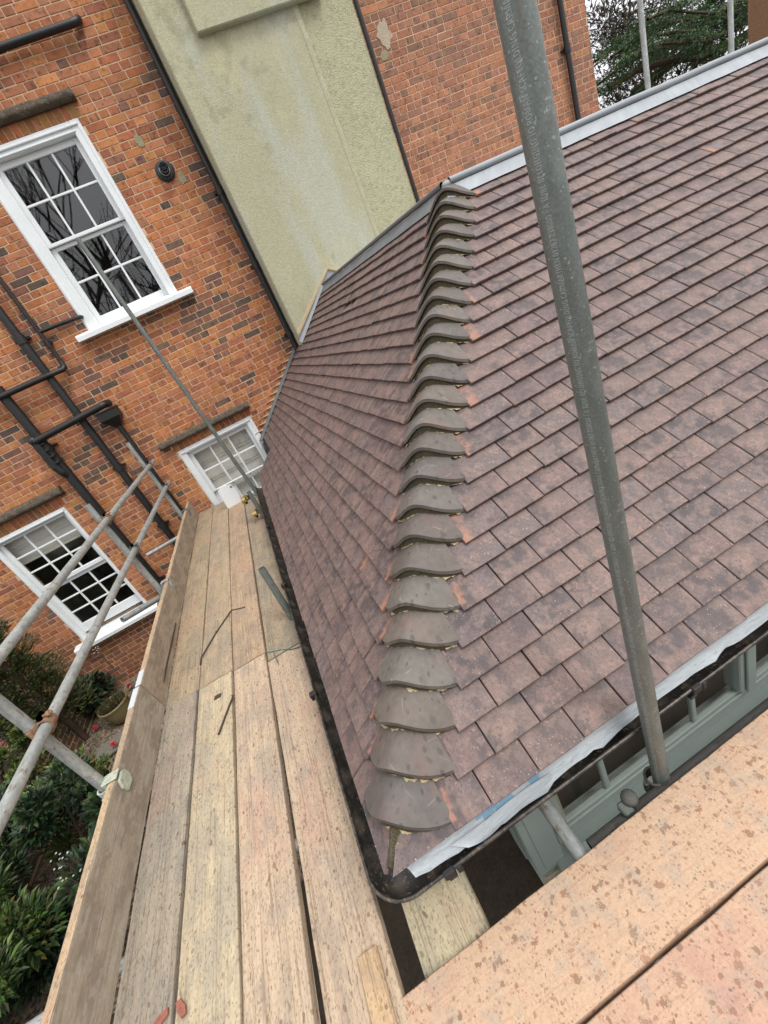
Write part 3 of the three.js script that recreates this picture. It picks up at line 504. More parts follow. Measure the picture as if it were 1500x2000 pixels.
  part(roof, 'hip_mortar', grid(8, 10, (u, v) => { const a = .002 + v * .16, b = (u * 2 - 1) * (.008 + .036 * v); return [Xe + (a + b) / Q, Ye + tT * (a - Math.abs(b)) / Q + .034 + .004 * fbm(u * 8, v * 9, 64, 64, 2) - .02 * Math.pow(Math.abs(u * 2 - 1), 2), Ze - (a - b) / Q]; }, (u, v) => [u * .03, v * .15]), mat.bed);

  // lead capping and rolls round the flat top
  const s0 = 2.425, s1 = 2.535;
  const hip = s => [Xe + s * cT, Ze - s * cT];
  const dress = (x, k) => .004 * (fbm(x * 5, k, 64, 64, 3) - .5);
  part(roof, 'lead_apron', grid(80, 5, (u, v) => { const s = s0 + dress(u * 5.5, 3.1) * 2 * (1 - v) + (s1 - s0) * v, x = hip(s)[0] + (7 - hip(s)[0]) * u; return onR(x, s, .036 + dress(u * 9, 7.7 + v)); }, (u, v) => [u * 5, v * .12]), mat.lead, 'pale lead apron along the top of the long slope');
  part(roof, 'lead_roll', [rod(Array.from({ length: 24 }, (_, i) => onR(hip(s1 + .02)[0] + (7 - hip(s1 + .02)[0]) * i / 23, s1 + .018 + dress(i, 1), .046 + dress(i, 5))), .019, 12), box(3.3, 3.33, 1.95, 1.99, -2.67, -2.62, .008)], mat.lead);
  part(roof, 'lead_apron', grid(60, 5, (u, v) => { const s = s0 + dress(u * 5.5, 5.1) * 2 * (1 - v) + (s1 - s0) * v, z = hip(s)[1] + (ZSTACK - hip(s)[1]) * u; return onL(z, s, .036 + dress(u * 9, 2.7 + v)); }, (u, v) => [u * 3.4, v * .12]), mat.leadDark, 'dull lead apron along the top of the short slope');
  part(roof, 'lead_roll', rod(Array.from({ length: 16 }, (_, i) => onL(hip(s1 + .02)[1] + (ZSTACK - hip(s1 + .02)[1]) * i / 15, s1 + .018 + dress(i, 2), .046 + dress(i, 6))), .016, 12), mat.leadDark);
  part(roof, 'lead_corner', ball([hip(s1)[0] + .012, Ye + s1 * sT + .036, hip(s1)[1] - .006], .03, 1.2, .8, 1.2), mat.lead);
  part(roof, 'flat_roof', box(hip(s1)[0] + .02, 7, 1.86, 1.935, WZ + .01, hip(s1)[1] - .02, .004), mat.lead);

  // flashing where the roof meets the house: stepped lead on the brick, a mortar fillet on the stack
  for (let i = 0; i < 13; i++) {
    const y = GY + (31 + i) * .0763 + .0345, x = Xe + (y - Ye) / tT, g = new G(), z = WZ + .012 + .001 * (i % 2);
    const P = [[x + .1, y - .045, z], [x + .12, y + .09, z], [x - .02, y + .052, z], [x - .10, y + .046, z], [x - .045, y - .03, z]];
    g.tri(P[0], P[1], P[2], [0, 0], [1, 0], [1, 1]); g.tri(P[0], P[2], P[4], [0, 0], [1, 1], [0, 1]); g.tri(P[4], P[2], P[3], [0, 0], [1, 1], [0, 1]);
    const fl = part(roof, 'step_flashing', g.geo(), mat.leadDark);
    part(roof, 'pointing', extr([[x - .185, y + .042], [x - .06, y + .036], [x + .012, y + .038], [x + .012, y + .052], [x - .06, y + .053]], .011, .003, new THREE.Matrix4().makeTranslation(0, 0, WZ + .004)), mat.fillet);
  }
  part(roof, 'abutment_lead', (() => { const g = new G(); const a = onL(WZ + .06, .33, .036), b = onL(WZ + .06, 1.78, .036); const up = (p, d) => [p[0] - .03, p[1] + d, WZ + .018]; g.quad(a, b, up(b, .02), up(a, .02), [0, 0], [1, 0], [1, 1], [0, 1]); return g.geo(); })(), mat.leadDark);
  const yl = x => Ye + (x - Xe) * tT;
  part(roof, 'stack_flashing', (() => { const g = new G(), z = -5.992; g.quad([1.04, yl(1.04) - .05, z], [1.745, yl(1.745) - .05, z], [1.745, 2.105, z], [1.04, yl(1.04) + .14, z], [0, 0], [1, 0], [1, 1], [0, 1]); g.quad([1.745, yl(1.745) - .05, z], [1.95, 1.93, z], [1.95, 1.985, z], [1.745, 2.105, z], [0, 0], [1, 0], [1, 1], [0, 1]); const a = onL(-5.93, 1.78, .037), b = onL(-5.93, 2.53, .037); g.quad(a, b, [b[0] - .02, b[1] + .03, z], [a[0] - .02, a[1] + .03, z], [0, 0], [1, 0], [1, 1], [0, 1]); return g.geo(); })(), mat.lead);
  part(roof, 'mortar_fillet', [extr([[1.035, yl(1.04) + .132], [1.742, 2.098], [1.742, 2.132], [1.035, yl(1.04) + .172]], .016, .005, new THREE.Matrix4().makeTranslation(0, 0, -5.999)), extr([[1.742, 2.098], [1.96, 1.972], [1.965, 2.005], [1.745, 2.132]], .016, .005, new THREE.Matrix4().makeTranslation(0, 0, -5.9965))], mat.fillet);

  // breather membrane hanging from under the eaves tiles, with a few blue printed marks
  const memTex = tex(1024, 256, (u, v) => {
    const a = fbm(u * 40, v * 10, 40, 10, 4), b = fbm(u * 160, v * 40, 160, 40, 2), d = fbm(u * 90, v * 24, 90, 24, 3); let c = mixc([.24, .265, .28], [.42, .45, .465], a * .7 + b * .3); c = mixc(c, [.12, .12, .12], sstep(.7, .8, d) * .5);
    let ink = 0; for (const [x0, w, s, a, e] of [[.126, .010, 1, .5, 1], [.137, .009, -1.4, .2, .7], [.147, .012, .9, .45, 1], [.158, .008, -1, .1, .75], [.168, .011, 1.6, .35, .95], [.181, .010, -.6, .25, .8], [.226, .016, .7, .3, 1]]) { const f = (v - a) / (e - a), x = (u - x0 - s * .008 * (v - .5)) / (w * (.35 + .65 * (s > 0 ? f : 1 - f))); if (f > 0 && f < 1 && Math.abs(x) < 1) ink = .55 + .45 * b; }
    return mixc(c, [.06, .22, .36], ink * .8);
  });
  const mem = M({ map: memTex, roughness: .6, side: THREE.DoubleSide });
  const X0 = -.262, X1 = 6.6, hang = x => .058 + .016 * Math.sin(x * 5.1 + .4) + .03 * (fbm(x * 3 + 5, 2.2, 64, 64, 3) - .5) - (x > .22 && x < .40 ? .018 : 0) + (x > .5 ? .004 : 0);
  part(roof, 'membrane', grid(220, 6, (u, v) => { const x = X0 + (X1 - X0) * u, d = hang(x) * (u < .006 ? .95 : 1), fold = (.022 * (fbm(x * 9, v * 2 + 3, 64, 64, 3) - .5) + .010 * (fbm(x * 26, v * 3, 128, 64, 2) - .5)) * v; return [x + (u === 0 ? .02 * v : 0), Ye + .012 - d * v - .006, Ze - .012 + .022 * v + .012 * v * v + fold]; }, (u, v) => [u * (X1 - X0) / 2, 1 - v]), mem, 'pale breather membrane with blue printed marks');
  part(roof, 'membrane', grid(40, 6, (u, v) => { const x = -.12 + .36 * u, d = (.022 + .026 * Math.sin(Math.min(1, u * 3.2) * 1.57) * (1 - u)) * v; return [x + .045 * v * (1 - u) * (1 - u), Ye - .03 - d, Ze + .012 + .022 * v * (1 - .7 * u) + .003 * Math.sin(u * 7)]; }, (u, v) => [.6 + u * .18, 1 - v]), mem, 'loose flap of membrane turned out over the gutter');

  // half round gutter round the corner, brackets and a union clip
  const GR = .056, GYt = .196, path = [], n1 = 40;
  for (let i = 0; i <= n1; i++) { const u = i / n1; path.push([-.318 - .036 * (1 - u), -5.46 + (4.655) * u, -1, 0]); }
  for (let i = 1; i <= 10; i++) { const a = Math.PI - i / 11 * Math.PI / 2; path.push([-.258 + .06 * Math.cos(a), -.804 + .06 * Math.sin(a), Math.cos(a), Math.sin(a)]); }
  for (let i = 0; i <= 50; i++) path.push([-.257 + 7 * i / 50, -.744, 0, 1]);
  const gp = (u, th, r) => { const f = u * (path.length - 1), i = Math.min(path.length - 2, Math.floor(f)), k = f - i, a = path[i], b = path[i + 1], m = a.map((q, j) => q + (b[j] - q) * k), l = Math.hypot(m[2], m[3]); return [m[0] + m[2] / l * Math.cos(th) * r, GYt + Math.sin(th) * r, m[1] + m[3] / l * Math.cos(th) * r]; };
  const NP = path.length - 1, cum = [0]; for (let i = 1; i <= NP; i++) cum.push(cum[i - 1] + Math.hypot(path[i][0] - path[i - 1][0], path[i][1] - path[i - 1][1])); const gl = u => cum[Math.min(NP, Math.round(u * NP))];
  const gut = part(ext, 'gutter', [grid(NP, 10, (u, v) => gp(u, Math.PI + Math.PI * v, GR), (u, v) => [gl(u), v * .18]), grid(NP, 10, (u, v) => gp(u, Math.PI + Math.PI * v, GR + .004), (u, v) => [gl(u), v * .18])], mat.gutter, 'dirty black half round gutter');
  part(gut, 'gutter_lip', grid(NP, 8, (u, v) => { const p = gp(u, 0, GR + .003), q = gp(u, 0, GR + .008), t = v * 6.283; return [p[0] + (q[0] - p[0]) * Math.cos(t), p[1] + .005 * Math.sin(t), p[2] + (q[2] - p[2]) * Math.cos(t)]; }, (u, v) => [gl(u), v * .03]), M({ map: rep(gutterTex, 4, 1), roughness: .32 }));
  const rg = rng(66); const deb = []; for (let i = 0; i < 260; i++) { const u = .68 + .32 * rg(), p = gp(u, Math.PI * 1.5 + (rg() - .3) * 1.2, GR - .003), a = .003 + .006 * rg(); deb.push(box(p[0] - a * 2, p[0] + a * 2, p[1], p[1] + a * .7, p[2] - a, p[2] + a, .001).translate(-p[0], -p[1], -p[2]).rotateY(rg() * 3).translate(...p)); }
  part(gut, 'moss_debris', deb, M({ color: lin(.12, .09, .05), roughness: 1 })).userData.kind = 'stuff';
  for (const x of [-.155, .78, 1.7]) part(gut, 'gutter_bracket', [box(x - .018, x + .018, GYt - .02, GYt + .008, -.690, -.674, .003), box(x + .022, x + .04, GYt - .03, GYt + .002, -.692, -.676, .003), box(x - .014, x + .014, GYt - .065, GYt - .055, -.79, -.69, .003)], mat.iron);
  for (const z of [-1.6, -2.7, -3.9]) part(gut, 'gutter_bracket', box(-.41, -.375, GYt - .03, GYt + .008, z - .014, z + .014, .003), mat.iron);
  part(ext, 'fascia', [box(-.2, 7, .06, .22, -.815, -.797, .003), box(-.255, -.237, .06, .22, -5.4, -.83, .003), box(-.2, 7, .05, .062, -1.0, -.82, .002), box(-.23, .12, .05, .062, -5.4, -.83, .002)], mat.sage);
}
// sage green joinery and walls of the extension below the eaves
{
  const z = -.97, zs = z - .06;
  part(ext, 'wall', [box(.115, 7, GY, -.945, -.999, z - .0, .004), box(.125, .33, GY, .05, -5.4, -1.0, .004), box(6.8, 7, GY, .05, -6.35, -1.0, .004), box(.335, 6.79, .0, .05, -6.35, -1.0, .004)], mat.render, 'rendered wall below the sage green windows');
  const w = holder(ext, 'window', 'sage green timber window under the gutter');
  part(w, 'corner_post', [box(.095, .235, -.9, .05, z - .09, z, .006), box(.135, .24, -.86, .05, z - .0, z + .004, .002), box(.085, .128, -.92, .05, z - .2, z - .095, .005)], mat.sage);
  part(w, 'sill', [extr([[-.1, .0], [.035, -.012], [.05, -.03], [.05, -.075], [-.1, -.08]], 6.5, .005, new THREE.Matrix4().makeRotationY(-Math.PI / 2).setPosition(6.8, -.775, z)), extr([[-.1, .0], [.075, -.015], [.09, -.03], [.09, -.08], [-.1, -.085]], 6.6, .005, new THREE.Matrix4().makeRotationY(-Math.PI / 2).setPosition(6.8, -.86, z))], mat.sage);
  part(w, 'frame', [box(.242, .31, -.77, .05, z - .07, z - .004, .005), box(.312, 6.5, -.77, -.655, z - .032, z - .006, .004), box(.312, 6.5, -.70, -.675, z - .008, z + .004, .004), box(.312, 6.5, -.08, .04, z - .07, z - .01, .005)], mat.sage);
  const xs = [.31, .562, .832, 1.098, 1.37, 1.64, 1.91, 2.18, 2.45, 2.72];
  for (const x of xs.slice(1)) { const wide = Math.abs(x - 1.37) < .01 || Math.abs(x - 2.45) < .01; part(w, 'mullion', wide ? [box(x - .01, x + .1, -.653, -.09, z - .07, z + .012, .006), box(x + .02, x + .07, -.66, -.09, z + .014, z + .026, .004)] : box(x - .014, x + .014, -.653, -.09, z - .036, z - .010, .005), mat.sage); }
  for (let i = 0; i < xs.length - 1; i++) part(w, 'pane', grid(1, 1, (u, v) => [xs[i] + (xs[i + 1] - xs[i]) * u, -.654 + .57 * v, z - .022]), mat.glass);
  part(w, 'room', [box(.34, 6.7, -1.3, -1.26, -2.2, z - .04), box(.34, 6.7, -1.26, -.02, -2.2, -2.15), box(.34, 6.7, -.0195, -.01, -2.2, z - .04)], mat.room);
}

// ---------------------------------------------------------------- scaffold boards
function board(name, label, group, x0, x1, z0, z1, yTop, m, o = {}) { // along z
  const c = [(x0 + x1) / 2, yTop - .038, (z0 + z1) / 2], t = thing(name, label, 'scaffold board', c, group);
  const L = z1 - z0, n = Math.max(6, Math.round(L / .06)), ph = rr(0, 50), hw = (x1 - x0) / 2, th = .038, sc = o.tex ?? [1 / .9, 1 / 1.8], ou = rr(0, 1), ov = rr(0, 1);
  const wob = (z, s) => .0035 * (fbm(z * 7 + ph, s * 9.3, 256, 256, 3) - .5) * 2, skew = o.skew ?? 0;
  const P = (i, a, y) => { const z = z0 + L * i / n; return [c[0] + a + skew * (i / n - .5), y + (o.cup ?? .0) * Math.abs(a / hw) + .003 * Math.sin(z * 1.7 + ph), z]; };
  const prof = z => { const l = -hw + wob(z, 1), r = hw + wob(z, 2), e = .004; return [[l, -th], [l, -e], [l + e, 0], [l + hw * .5, .0008], [0, .001], [r - hw * .5, .0008], [r - e, 0], [r, -e], [r, -th]]; };
  const g = grid(8, n, (u, v) => { const i = Math.round(v * n), z = z0 + L * i / n, p = prof(z)[Math.round(u * 8)]; return P(i, p[0], yTop + p[1]); }, (u, v) => { const i = Math.round(v * n), z = z0 + L * i / n, p = prof(z)[Math.round(u * 8)]; return [ou + (p[0] + p[1]) * sc[0], ov + z * sc[1]]; });
  const ends = new G(); for (const i of [0, n]) { const p = prof(z0 + L * i / n).map(q => P(i, q[0], yTop + q[1])); for (let k = 1; k < 8; k++) ends.tri(p[0], p[k], p[k + 1], [0, 0], [.02 * k, .02], [.02 * k + .02, .02]); }
  const bot = new G(); { const a = prof(z0), b = prof(z1); bot.quad(P(0, a[0][0], yTop - th), P(0, a[8][0], yTop - th), P(n, b[8][0], yTop - th), P(n, b[0][0], yTop - th), [0, 0], [.25, 0], [.25, 2], [0, 2]); }
  part(t, 'timber', [g, ends.geo(), bot.geo()], m);
  const bandAt = o.bands ?? []; for (const [z, w] of bandAt) part(t, 'end_band', box(x0 - .0015, x1 + .0015, yTop - .039, yTop + .0018, z - w / 2, z + w / 2, .0012), mat.galv);
  return t;
}
const LIFT = 'boards of the long scaffold lift';
const wm = { near1: woodMat(woodA, .70, .74, .79), near2: woodMat(woodA, 1.0, 1.02, .96), near3: woodMat(woodA, 1.0, .95, .93), near4: woodMat(woodA, .93, .88, .87), far1: woodMat(woodA, .82, .78, .70), far2: woodMat(woodA, .84, .80, .74), far3: woodMat(woodA, .86, .77, .70), far4: woodMat(woodA, .66, .66, .63), warm1: woodMat(woodB, .82, .80, .84), warm2: woodMat(woodB, .82, .77, .83), under: woodMat(woodA, .98, 1.05, .98), toe: woodMat(woodC, 1, 1, 1), toe2: woodMat(woodC, 1.04, .98, .94) };
board('scaffold_board', 'greyish near board beside the leaning toe board on the left', LIFT, -1.357, -1.145, -2.42, 1.2, 0, wm.near1);
board('scaffold_board', 'yellowish near board, second from the toe board', LIFT, -1.132, -.912, -2.405, 1.2, 0, wm.near2);
board('scaffold_board', 'pinkish near board left of the long dark gap', LIFT, -.902, -.684, -2.39, 1.2, 0, wm.near3, { skew: -.014 });
board('scaffold_board', 'near board running just under the left gutter, right of the long dark gap', LIFT, -.652, -.428, -2.28, 1.2, 0, wm.near4, { skew: .03 });
board('scaffold_board', 'far board beside the toe board, ending at the house wall', LIFT, -1.362, -1.14, -6.36, -2.428, 0, wm.far1);
board('scaffold_board', 'far board, second from the toe board, ending under the small window', LIFT, -1.132, -.905, -6.3, -2.412, 0, wm.far2);
board('scaffold_board', 'far pinkish board with the bent wire across its edge', LIFT, -.897, -.675, -5.86, -2.396, 0, wm.far3);
board('scaffold_board', 'far board with a dark grey end beside the gutter', LIFT, -.662, -.435, -5.7, -2.288, 0, wm.far4);
board('scaffold_board', 'pale cream board lying below the gutter corner', null, -.366, -.14, -1.6, .5, -.044, wm.under, { cup: -.012 });
function boardX(label, z0, z1, m, x0) { // boards of the near lift run along x
  const t = board('scaffold_board', label, 'warm speckled boards of the near lift', -(z1 - z0) / 2, (z1 - z0) / 2, 0, 4.4, 0, m, { tex: [1 / .6, 1 / .6] });
  t.rotation.y = Math.PI / 2; t.position.set(x0 + 2.2, -.038, (z0 + z1) / 2); t.updateMatrixWorld(true); return t;
}
boardX('warm speckled board at the lower right edge, nearest the gutter', -.606, -.366, wm.warm1, -.438);
boardX('warm speckled board in the bottom right corner of the picture', -.356, -.12, wm.warm2, -.30);
boardX('warm speckled board below the bottom edge on the right', -.112, .12, wm.warm2, -.25);
// toe boards standing on edge along the outside
function toeBoard(label, z0, z1, m, lean) {
  const t = thing('toe_board', label, 'toe board', [-1.38, 0, (z0 + z1) / 2], 'toe boards along the outer edge of the lift'), n = 70, ph = rr(0, 30);
  const w = (z, s) => .0035 * (fbm(z * 6 + ph, s * 3.3, 256, 256, 3) - .5) * 2;
  const prof = [[.019, .004], [.019, .218], [.016, .223], [-.016, .223], [-.019, .218], [-.019, .004], [.019, .004]];
  part(t, 'timber', [grid(6, n, (u, v) => { const p = prof[Math.round(u * 6)], z = z0 + (z1 - z0) * v; return [-1.381 + p[0] - lean * p[1] + w(z, p[1] * 9 + p[0] * 99), p[1] + w(z, 7), z]; }, (u, v) => { const p = prof[Math.round(u * 6)]; return [(p[0] + p[1]) * 2.6, (z0 + (z1 - z0) * v) * .8 + ph]; }), ...[z0, z1].map(z => grid(1, 1, (u, v) => [-1.381 - .019 + .038 * u - lean * .22 * v, .004 + .219 * v, z]))], m);
  part(t, 'sawn_edge', grid(3, n, (u, v) => { const z = z0 + (z1 - z0) * v; return [-1.381 - .0165 + .033 * u - lean * .223 + w(z, .22 * 9), .2246 + w(z, 7) + .0006 * Math.sin(u * 3.14), z]; }, (u, v) => [u * .04, (z0 + (z1 - z0) * v) * .6]), woodMat(woodA, 1.0, .9, .78), 'paler sawn top edge');
  return t;
}
const tb1 = toeBoard('grey near toe board standing on edge at the left of the walkway', -2.44, 1.2, wm.toe, .09);
const tb2 = toeBoard('far toe board standing on edge, reaching the house wall', -6.35, -2.452, wm.toe2, .05);
part(tb1, 'end_band', box(-1.4225, -1.385, .19, .2275, -2.44, -2.27, .002), M({ map: paintTex, color: lin(.5, .53, .55) }), 'pale painted band at the end of the toe board');
part(tb2, 'end_band', box(-1.416, -1.380, .19, .2275, -2.60, -2.455, .002), M({ map: paintTex, color: lin(.5, .53, .55) }), 'pale painted band at the end of the toe board');
part(tb2, 'split', extr([[-3.35, .03], [-2.75, .045], [-2.62, .035], [-2.75, .036], [-3.35, .022]], .004, .001, new THREE.Matrix4().makeRotationY(-Math.PI / 2).setPosition(-1.3595, .02, 0)), M({ color: lin(.05, .035, .025) }), 'long dark split in the toe board');

// ---------------------------------------------------------------- tubes and couplers
function tube(label, a, b, group, m = mat.galv, r = .02415) { const t = thing('scaffold_tube', label, 'scaffold tube', a, group); part(t, 'tube_wall', pipe(a, b, r, r * .83, 24), m); return t; }
const GS = 'galvanised scaffold tubes around the walkway';
tube('upright galvanised tube held by the big pale clip on the near toe board', [-1.462, -1.8, -1.835], [-1.458, 2.2, -1.815], GS);
tube('upright galvanised tube beside the lower sash window, ending just above the top rail', [-1.462, -1.8, -3.87], [-1.455, 1.13, -3.74], GS);
tube('upright galvanised tube in front of the hopper pipe at the far end', [-1.462, -1.8, -6.0], [-1.455, 1.30, -5.83], GS);
const railTop = ['upper galvanised guard rail running towards the hopper', [-1.407, .99, .6], [-1.404, .946, -6.16]], railLow = ['lower galvanised guard rail crossing in front of the lower sash window', [-1.408, .65, .6], [-1.404, .618, -6.19]];
tube(...railTop, GS); tube(...railLow, GS);
tube('short galvanised tube end poking out beside the far toe board', [-1.95, .07, -5.45], [-1.41, .10, -5.4], GS);
tube('short galvanised tube end beside the sill of the lower sash window', [-1.72, .24, -3.5], [-1.44, .10, -3.9], GS);
tube('long thin inner tube crossing the tall upper window and the small window', [-.345, -1.8, -5.6], [-.625, 3.20, -5.6], GS, mat.galvDark);
tube('sawn off upright beside the brass coloured coupler at the far end', [-.45, -1.8, -4.78], [-.45, .36, -4.74], GS, mat.galvDark);
tube('sawn off upright leaning beside the left gutter in the middle of the walkway', [-.475, -1.8, -2.42], [-.438, .43, -2.61], GS, mat.galvDark);
tube('upright galvanised tube standing behind the flat roof, left of the two', [4.98, 1.93, -4.15], [4.99, 4.2, -4.15], 'uprights rising behind the flat roof', mat.galv, .0242);
tube('upright galvanised tube standing behind the flat roof, right of the two', [6.34, 1.93, -4.30], [6.36, 4.4, -4.30], 'uprights rising behind the flat roof', mat.galv, .0242);
tube('galvanised tube lying under the near boards in front of the sage post', [.208, -.063, -.88], [.185, -.066, .4], GS);
tube('dark tube under the edge of the near boards below the sage window', [.245, -.066, -.628], [3.6, -.066, -.628], GS, M({ map: rep(galvTex, 3, 1), color: lin(.13, .12, .11), roughness: .8 }));
tube('tube end seen through the dark gap between the near boards', [-1.9, -.064, -1.2], [-.5, -.064, -1.2], GS);
// the big upright in front, with raised lettering
{
  const W2 = 2048, H2 = 512, cv = document.createElement('canvas'); cv.width = W2; cv.height = H2; const cx = cv.getContext('2d');
  const line = 'A TUBE BELONGING TO ROMAN SCAFFOLDING CARMARTHEN 01267 238050 |';
  cx.fillStyle = '#000'; cx.fillRect(0, 0, W2, H2); cx.fillStyle = '#fff'; cx.font = 'bold 132px sans-serif'; cx.textBaseline = 'middle';
  const tw = cx.measureText(line).width; cx.save(); cx.scale((W2 - 12) / tw, 1); cx.fillText(line, 0, H2 / 2); cx.restore();
  const img = cx.getImageData(0, 0, W2, H2).data, ink = (x, y) => img[(Math.min(H2 - 1, Math.max(0, y | 0)) * W2 + (((x | 0) % W2) + W2) % W2) * 4] / 255;
  // sheet: u round the tube (0.152 m), v along it (0.345 m per line)
  const w = 1024, h = 2048, band = .32, pxm = w / .1517, textH = .0125;
  const mask = new Float32Array(w * h);
  for (let j = 0; j < h; j++) for (let i = 0; i < w; i++) { const du = (i - band * w) / pxm; const ty = H2 / 2 + du / textH * 132; if (ty > 0 && ty < H2) mask[j * w + i] = ink(j / h * W2, ty) * (.55 + .45 * fbm(i / 30, j / 30, 64, 128, 2)); }
  const t = tex(w, h, (u, v, i, j) => { const a = fbm(u * 6, v * 9, 6, 9, 5), b = fbm(u * 60, v * 120, 60, 120, 3), s = fbm(u * 10, v * 3, 10, 3, 4), sp = fbm(u * 40, v * 80, 40, 80, 2); let c = mixc([.10, .118, .108], [.185, .2, .185], a); c = mixc(c, [.145, .128, .105], sstep(.5, .75, s) * .7); c = c.map(q => q * (.78 + .44 * b)); c = mixc(c, [.4, .42, .4], sstep(.76, .86, sp) * .6); return mixc(c, [.34, .355, .335], mask[j * w + i] * .75); });
  const bp = tex(w, h, (u, v, i, j) => gray(.3 + .2 * fbm(u * 50, v * 100, 50, 100, 2) + .5 * mask[j * w + i]), false);
  const m = M({ map: t, bumpMap: bp, bumpScale: .0012, roughness: .48, metalness: .35 });
  const a = [.563, -.12, -.652], b = [.575, 2.6, -.652], T = thing('scaffold_tube', 'big upright scaffold tube in front with raised lettering running up it', 'scaffold tube', a), r = .0258, L = 2.72, seg = 48, per = .345;
  part(T, 'tube_wall', grid(seg, 8, (u, v) => { const th = -u * 6.2832 + 4.68; return [a[0] + (b[0] - a[0]) * v + r * Math.cos(th), a[1] + L * v, a[2] + r * Math.sin(th)]; }, (u, v) => [u, v * L / per]), m);
  part(T, 'tube_wall', pipe([.563, -1.8, -.652], a, r, r * .8, 24), mat.galvDark);
}
// couplers: two collars at right angles, with flap, bolt and nut
function coupler(label, p, axA, axB, off, m, group) {
  const t = thing('scaffold_coupler', label, 'coupler', p, group), P = V(...p), A = V(...axA).normalize(), B = V(...axB).normalize(), O = V(...off).normalize(), d = .026;
  const at = (v, k) => [v.x + k.x, v.y + k.y, v.z + k.z], pa = P.clone().addScaledVector(O, d), pb = P.clone().addScaledVector(O, -d);
  for (const [c, ax] of [[pa, A], [pb, B]]) {
    const h = ax.clone().multiplyScalar(.024), side = ax.clone().cross(O).normalize();
    part(t, 'collar', pipe(at(c, h.clone().negate()), at(c, h), .0325, .0255, 16), m);
    const q = c.clone().addScaledVector(side, .036), q2 = c.clone().addScaledVector(side, -.036);
    part(t, 'bolt', pipe(at(q, O.clone().multiplyScalar(-.022)), at(q, O.clone().multiplyScalar(.048)), .0065, .001, 8), m); part(t, 'nut', pipe(at(q, O.clone().multiplyScalar(.026)), at(q, O.clone().multiplyScalar(.04)), .0125, .004, 6), m); part(t, 'hinge_pin', pipe(at(q2, ax.clone().multiplyScalar(-.02)), at(q2, ax.clone().multiplyScalar(.02)), .0095, .002, 8), m);
    part(t, 'flap', box(-.016, .016, -.009, .009, -.022, .022, .004).applyMatrix4(new THREE.Matrix4().makeBasis(side, O, ax.clone()).setPosition(q)), m);
  }
  return t;
}
const GC = 'couplers on the guard rails';
coupler('rusty coupler joining the lower guard rail to the nearest upright', [-1.433, .644, -1.83], [0, 0, 1], [0, 1, 0], [1, 0, 0], mat.rust, GC);
coupler('rusty coupler joining the upper guard rail to the upright beside the lower sash window', [-1.432, .963, -3.755], [0, 0, 1], [0, 1, 0], [1, 0, 0], mat.rust, GC);
coupler('coupler joining the lower guard rail to the upright beside the lower sash window', [-1.432, .628, -3.80], [0, 0, 1], [0, 1, 0], [1, 0, 0], mat.galvDark, GC);
coupler('coupler near the far end of the upper guard rail', [-1.432, .948, -5.86], [0, 0, 1], [0, 1, 0], [1, 0, 0], mat.galvDark, GC);
coupler('coupler near the far end of the lower guard rail', [-1.432, .62, -5.90], [0, 0, 1], [0, 1, 0], [1, 0, 0], mat.galvDark, GC);
coupler('brass coloured coupler on the sawn off upright at the far end', [-.525, .30, -4.76], [1, 0, .2], [0, 1, 0], [-.6, 0, 1], mat.brass);
coupler('brown coupler low on the sawn off upright at the far end', [-.51, .10, -4.77], [1, 0, 0], [0, 1, 0], [-.5, 0, 1], mat.brass);
coupler('dark coupler under the foot of the big upright in front', [.55, -.07, -.64], [1, 0, 0], [0, 1, 0], [0, -.3, 1], M({ map: rep(galvTex, 3, 3), color: lin(.2, .19, .17), roughness: .8 }));
{ const t = thing('scaffold_coupler', 'round dark coupler nut on the tube under the near board edge', 'coupler', [.43, -.02, -.65]); part(t, 'nut_cap', [ball([.43, -.012, -.648], .026, 1, .8, 1), pipe([.43, -.06, -.645], [.43, -.015, -.65], .022, .004, 8)], M({ map: galvTex, color: lin(.2, .19, .17), roughness: .75 })); part(t, 'flap', box(.385, .42, -.05, -.018, -.66, -.62, .005), mat.galvDark); }
// clips holding the toe board to the uprights
function toeClip(label, z, m) {
  const t = thing('toe_board_clip', label, 'clip', [-1.40, .2, z], 'clips holding the toe boards');
  part(t, 'plate', extr([[-.035, -.035], [.02, -.04], [.042, -.018], [.04, .02], [.02, .034], [-.03, .032], [-.046, 0]], .007, .003, new THREE.Matrix4().makeRotationY(Math.PI / 2).setPosition(-1.3745, .178, z)), m);
  part(t, 'bridge', [box(-1.43, -1.37, .2275, .236, z - .028, z + .028, .003), box(-1.447, -1.424, .13, .236, z - .026, z + .026, .004)], m);
  part(t, 'collar', pipe([-1.46, .15, z], [-1.46, .20, z], .033, .026, 16), m);
  part(t, 'bolt', pipe([-1.47, .175, z + .045], [-1.41, .175, z + .045], .007, .001, 8), m); part(t, 'nut', pipe([-1.44, .175, z + .045], [-1.425, .175, z + .045], .014, .004, 6), m);
}
const clipM = M({ map: rep(galvTex, 5, 5), color: lin(1.15, 1.2, 1.0), roughness: .6, metalness: .2 });
toeClip('big pale clip gripping the near toe board', -1.815, clipM); toeClip('grey clip on the far toe board beside the lower sash window', -3.86, mat.galv); toeClip('small dark clip at the far end of the toe board', -5.96, mat.galvDark);

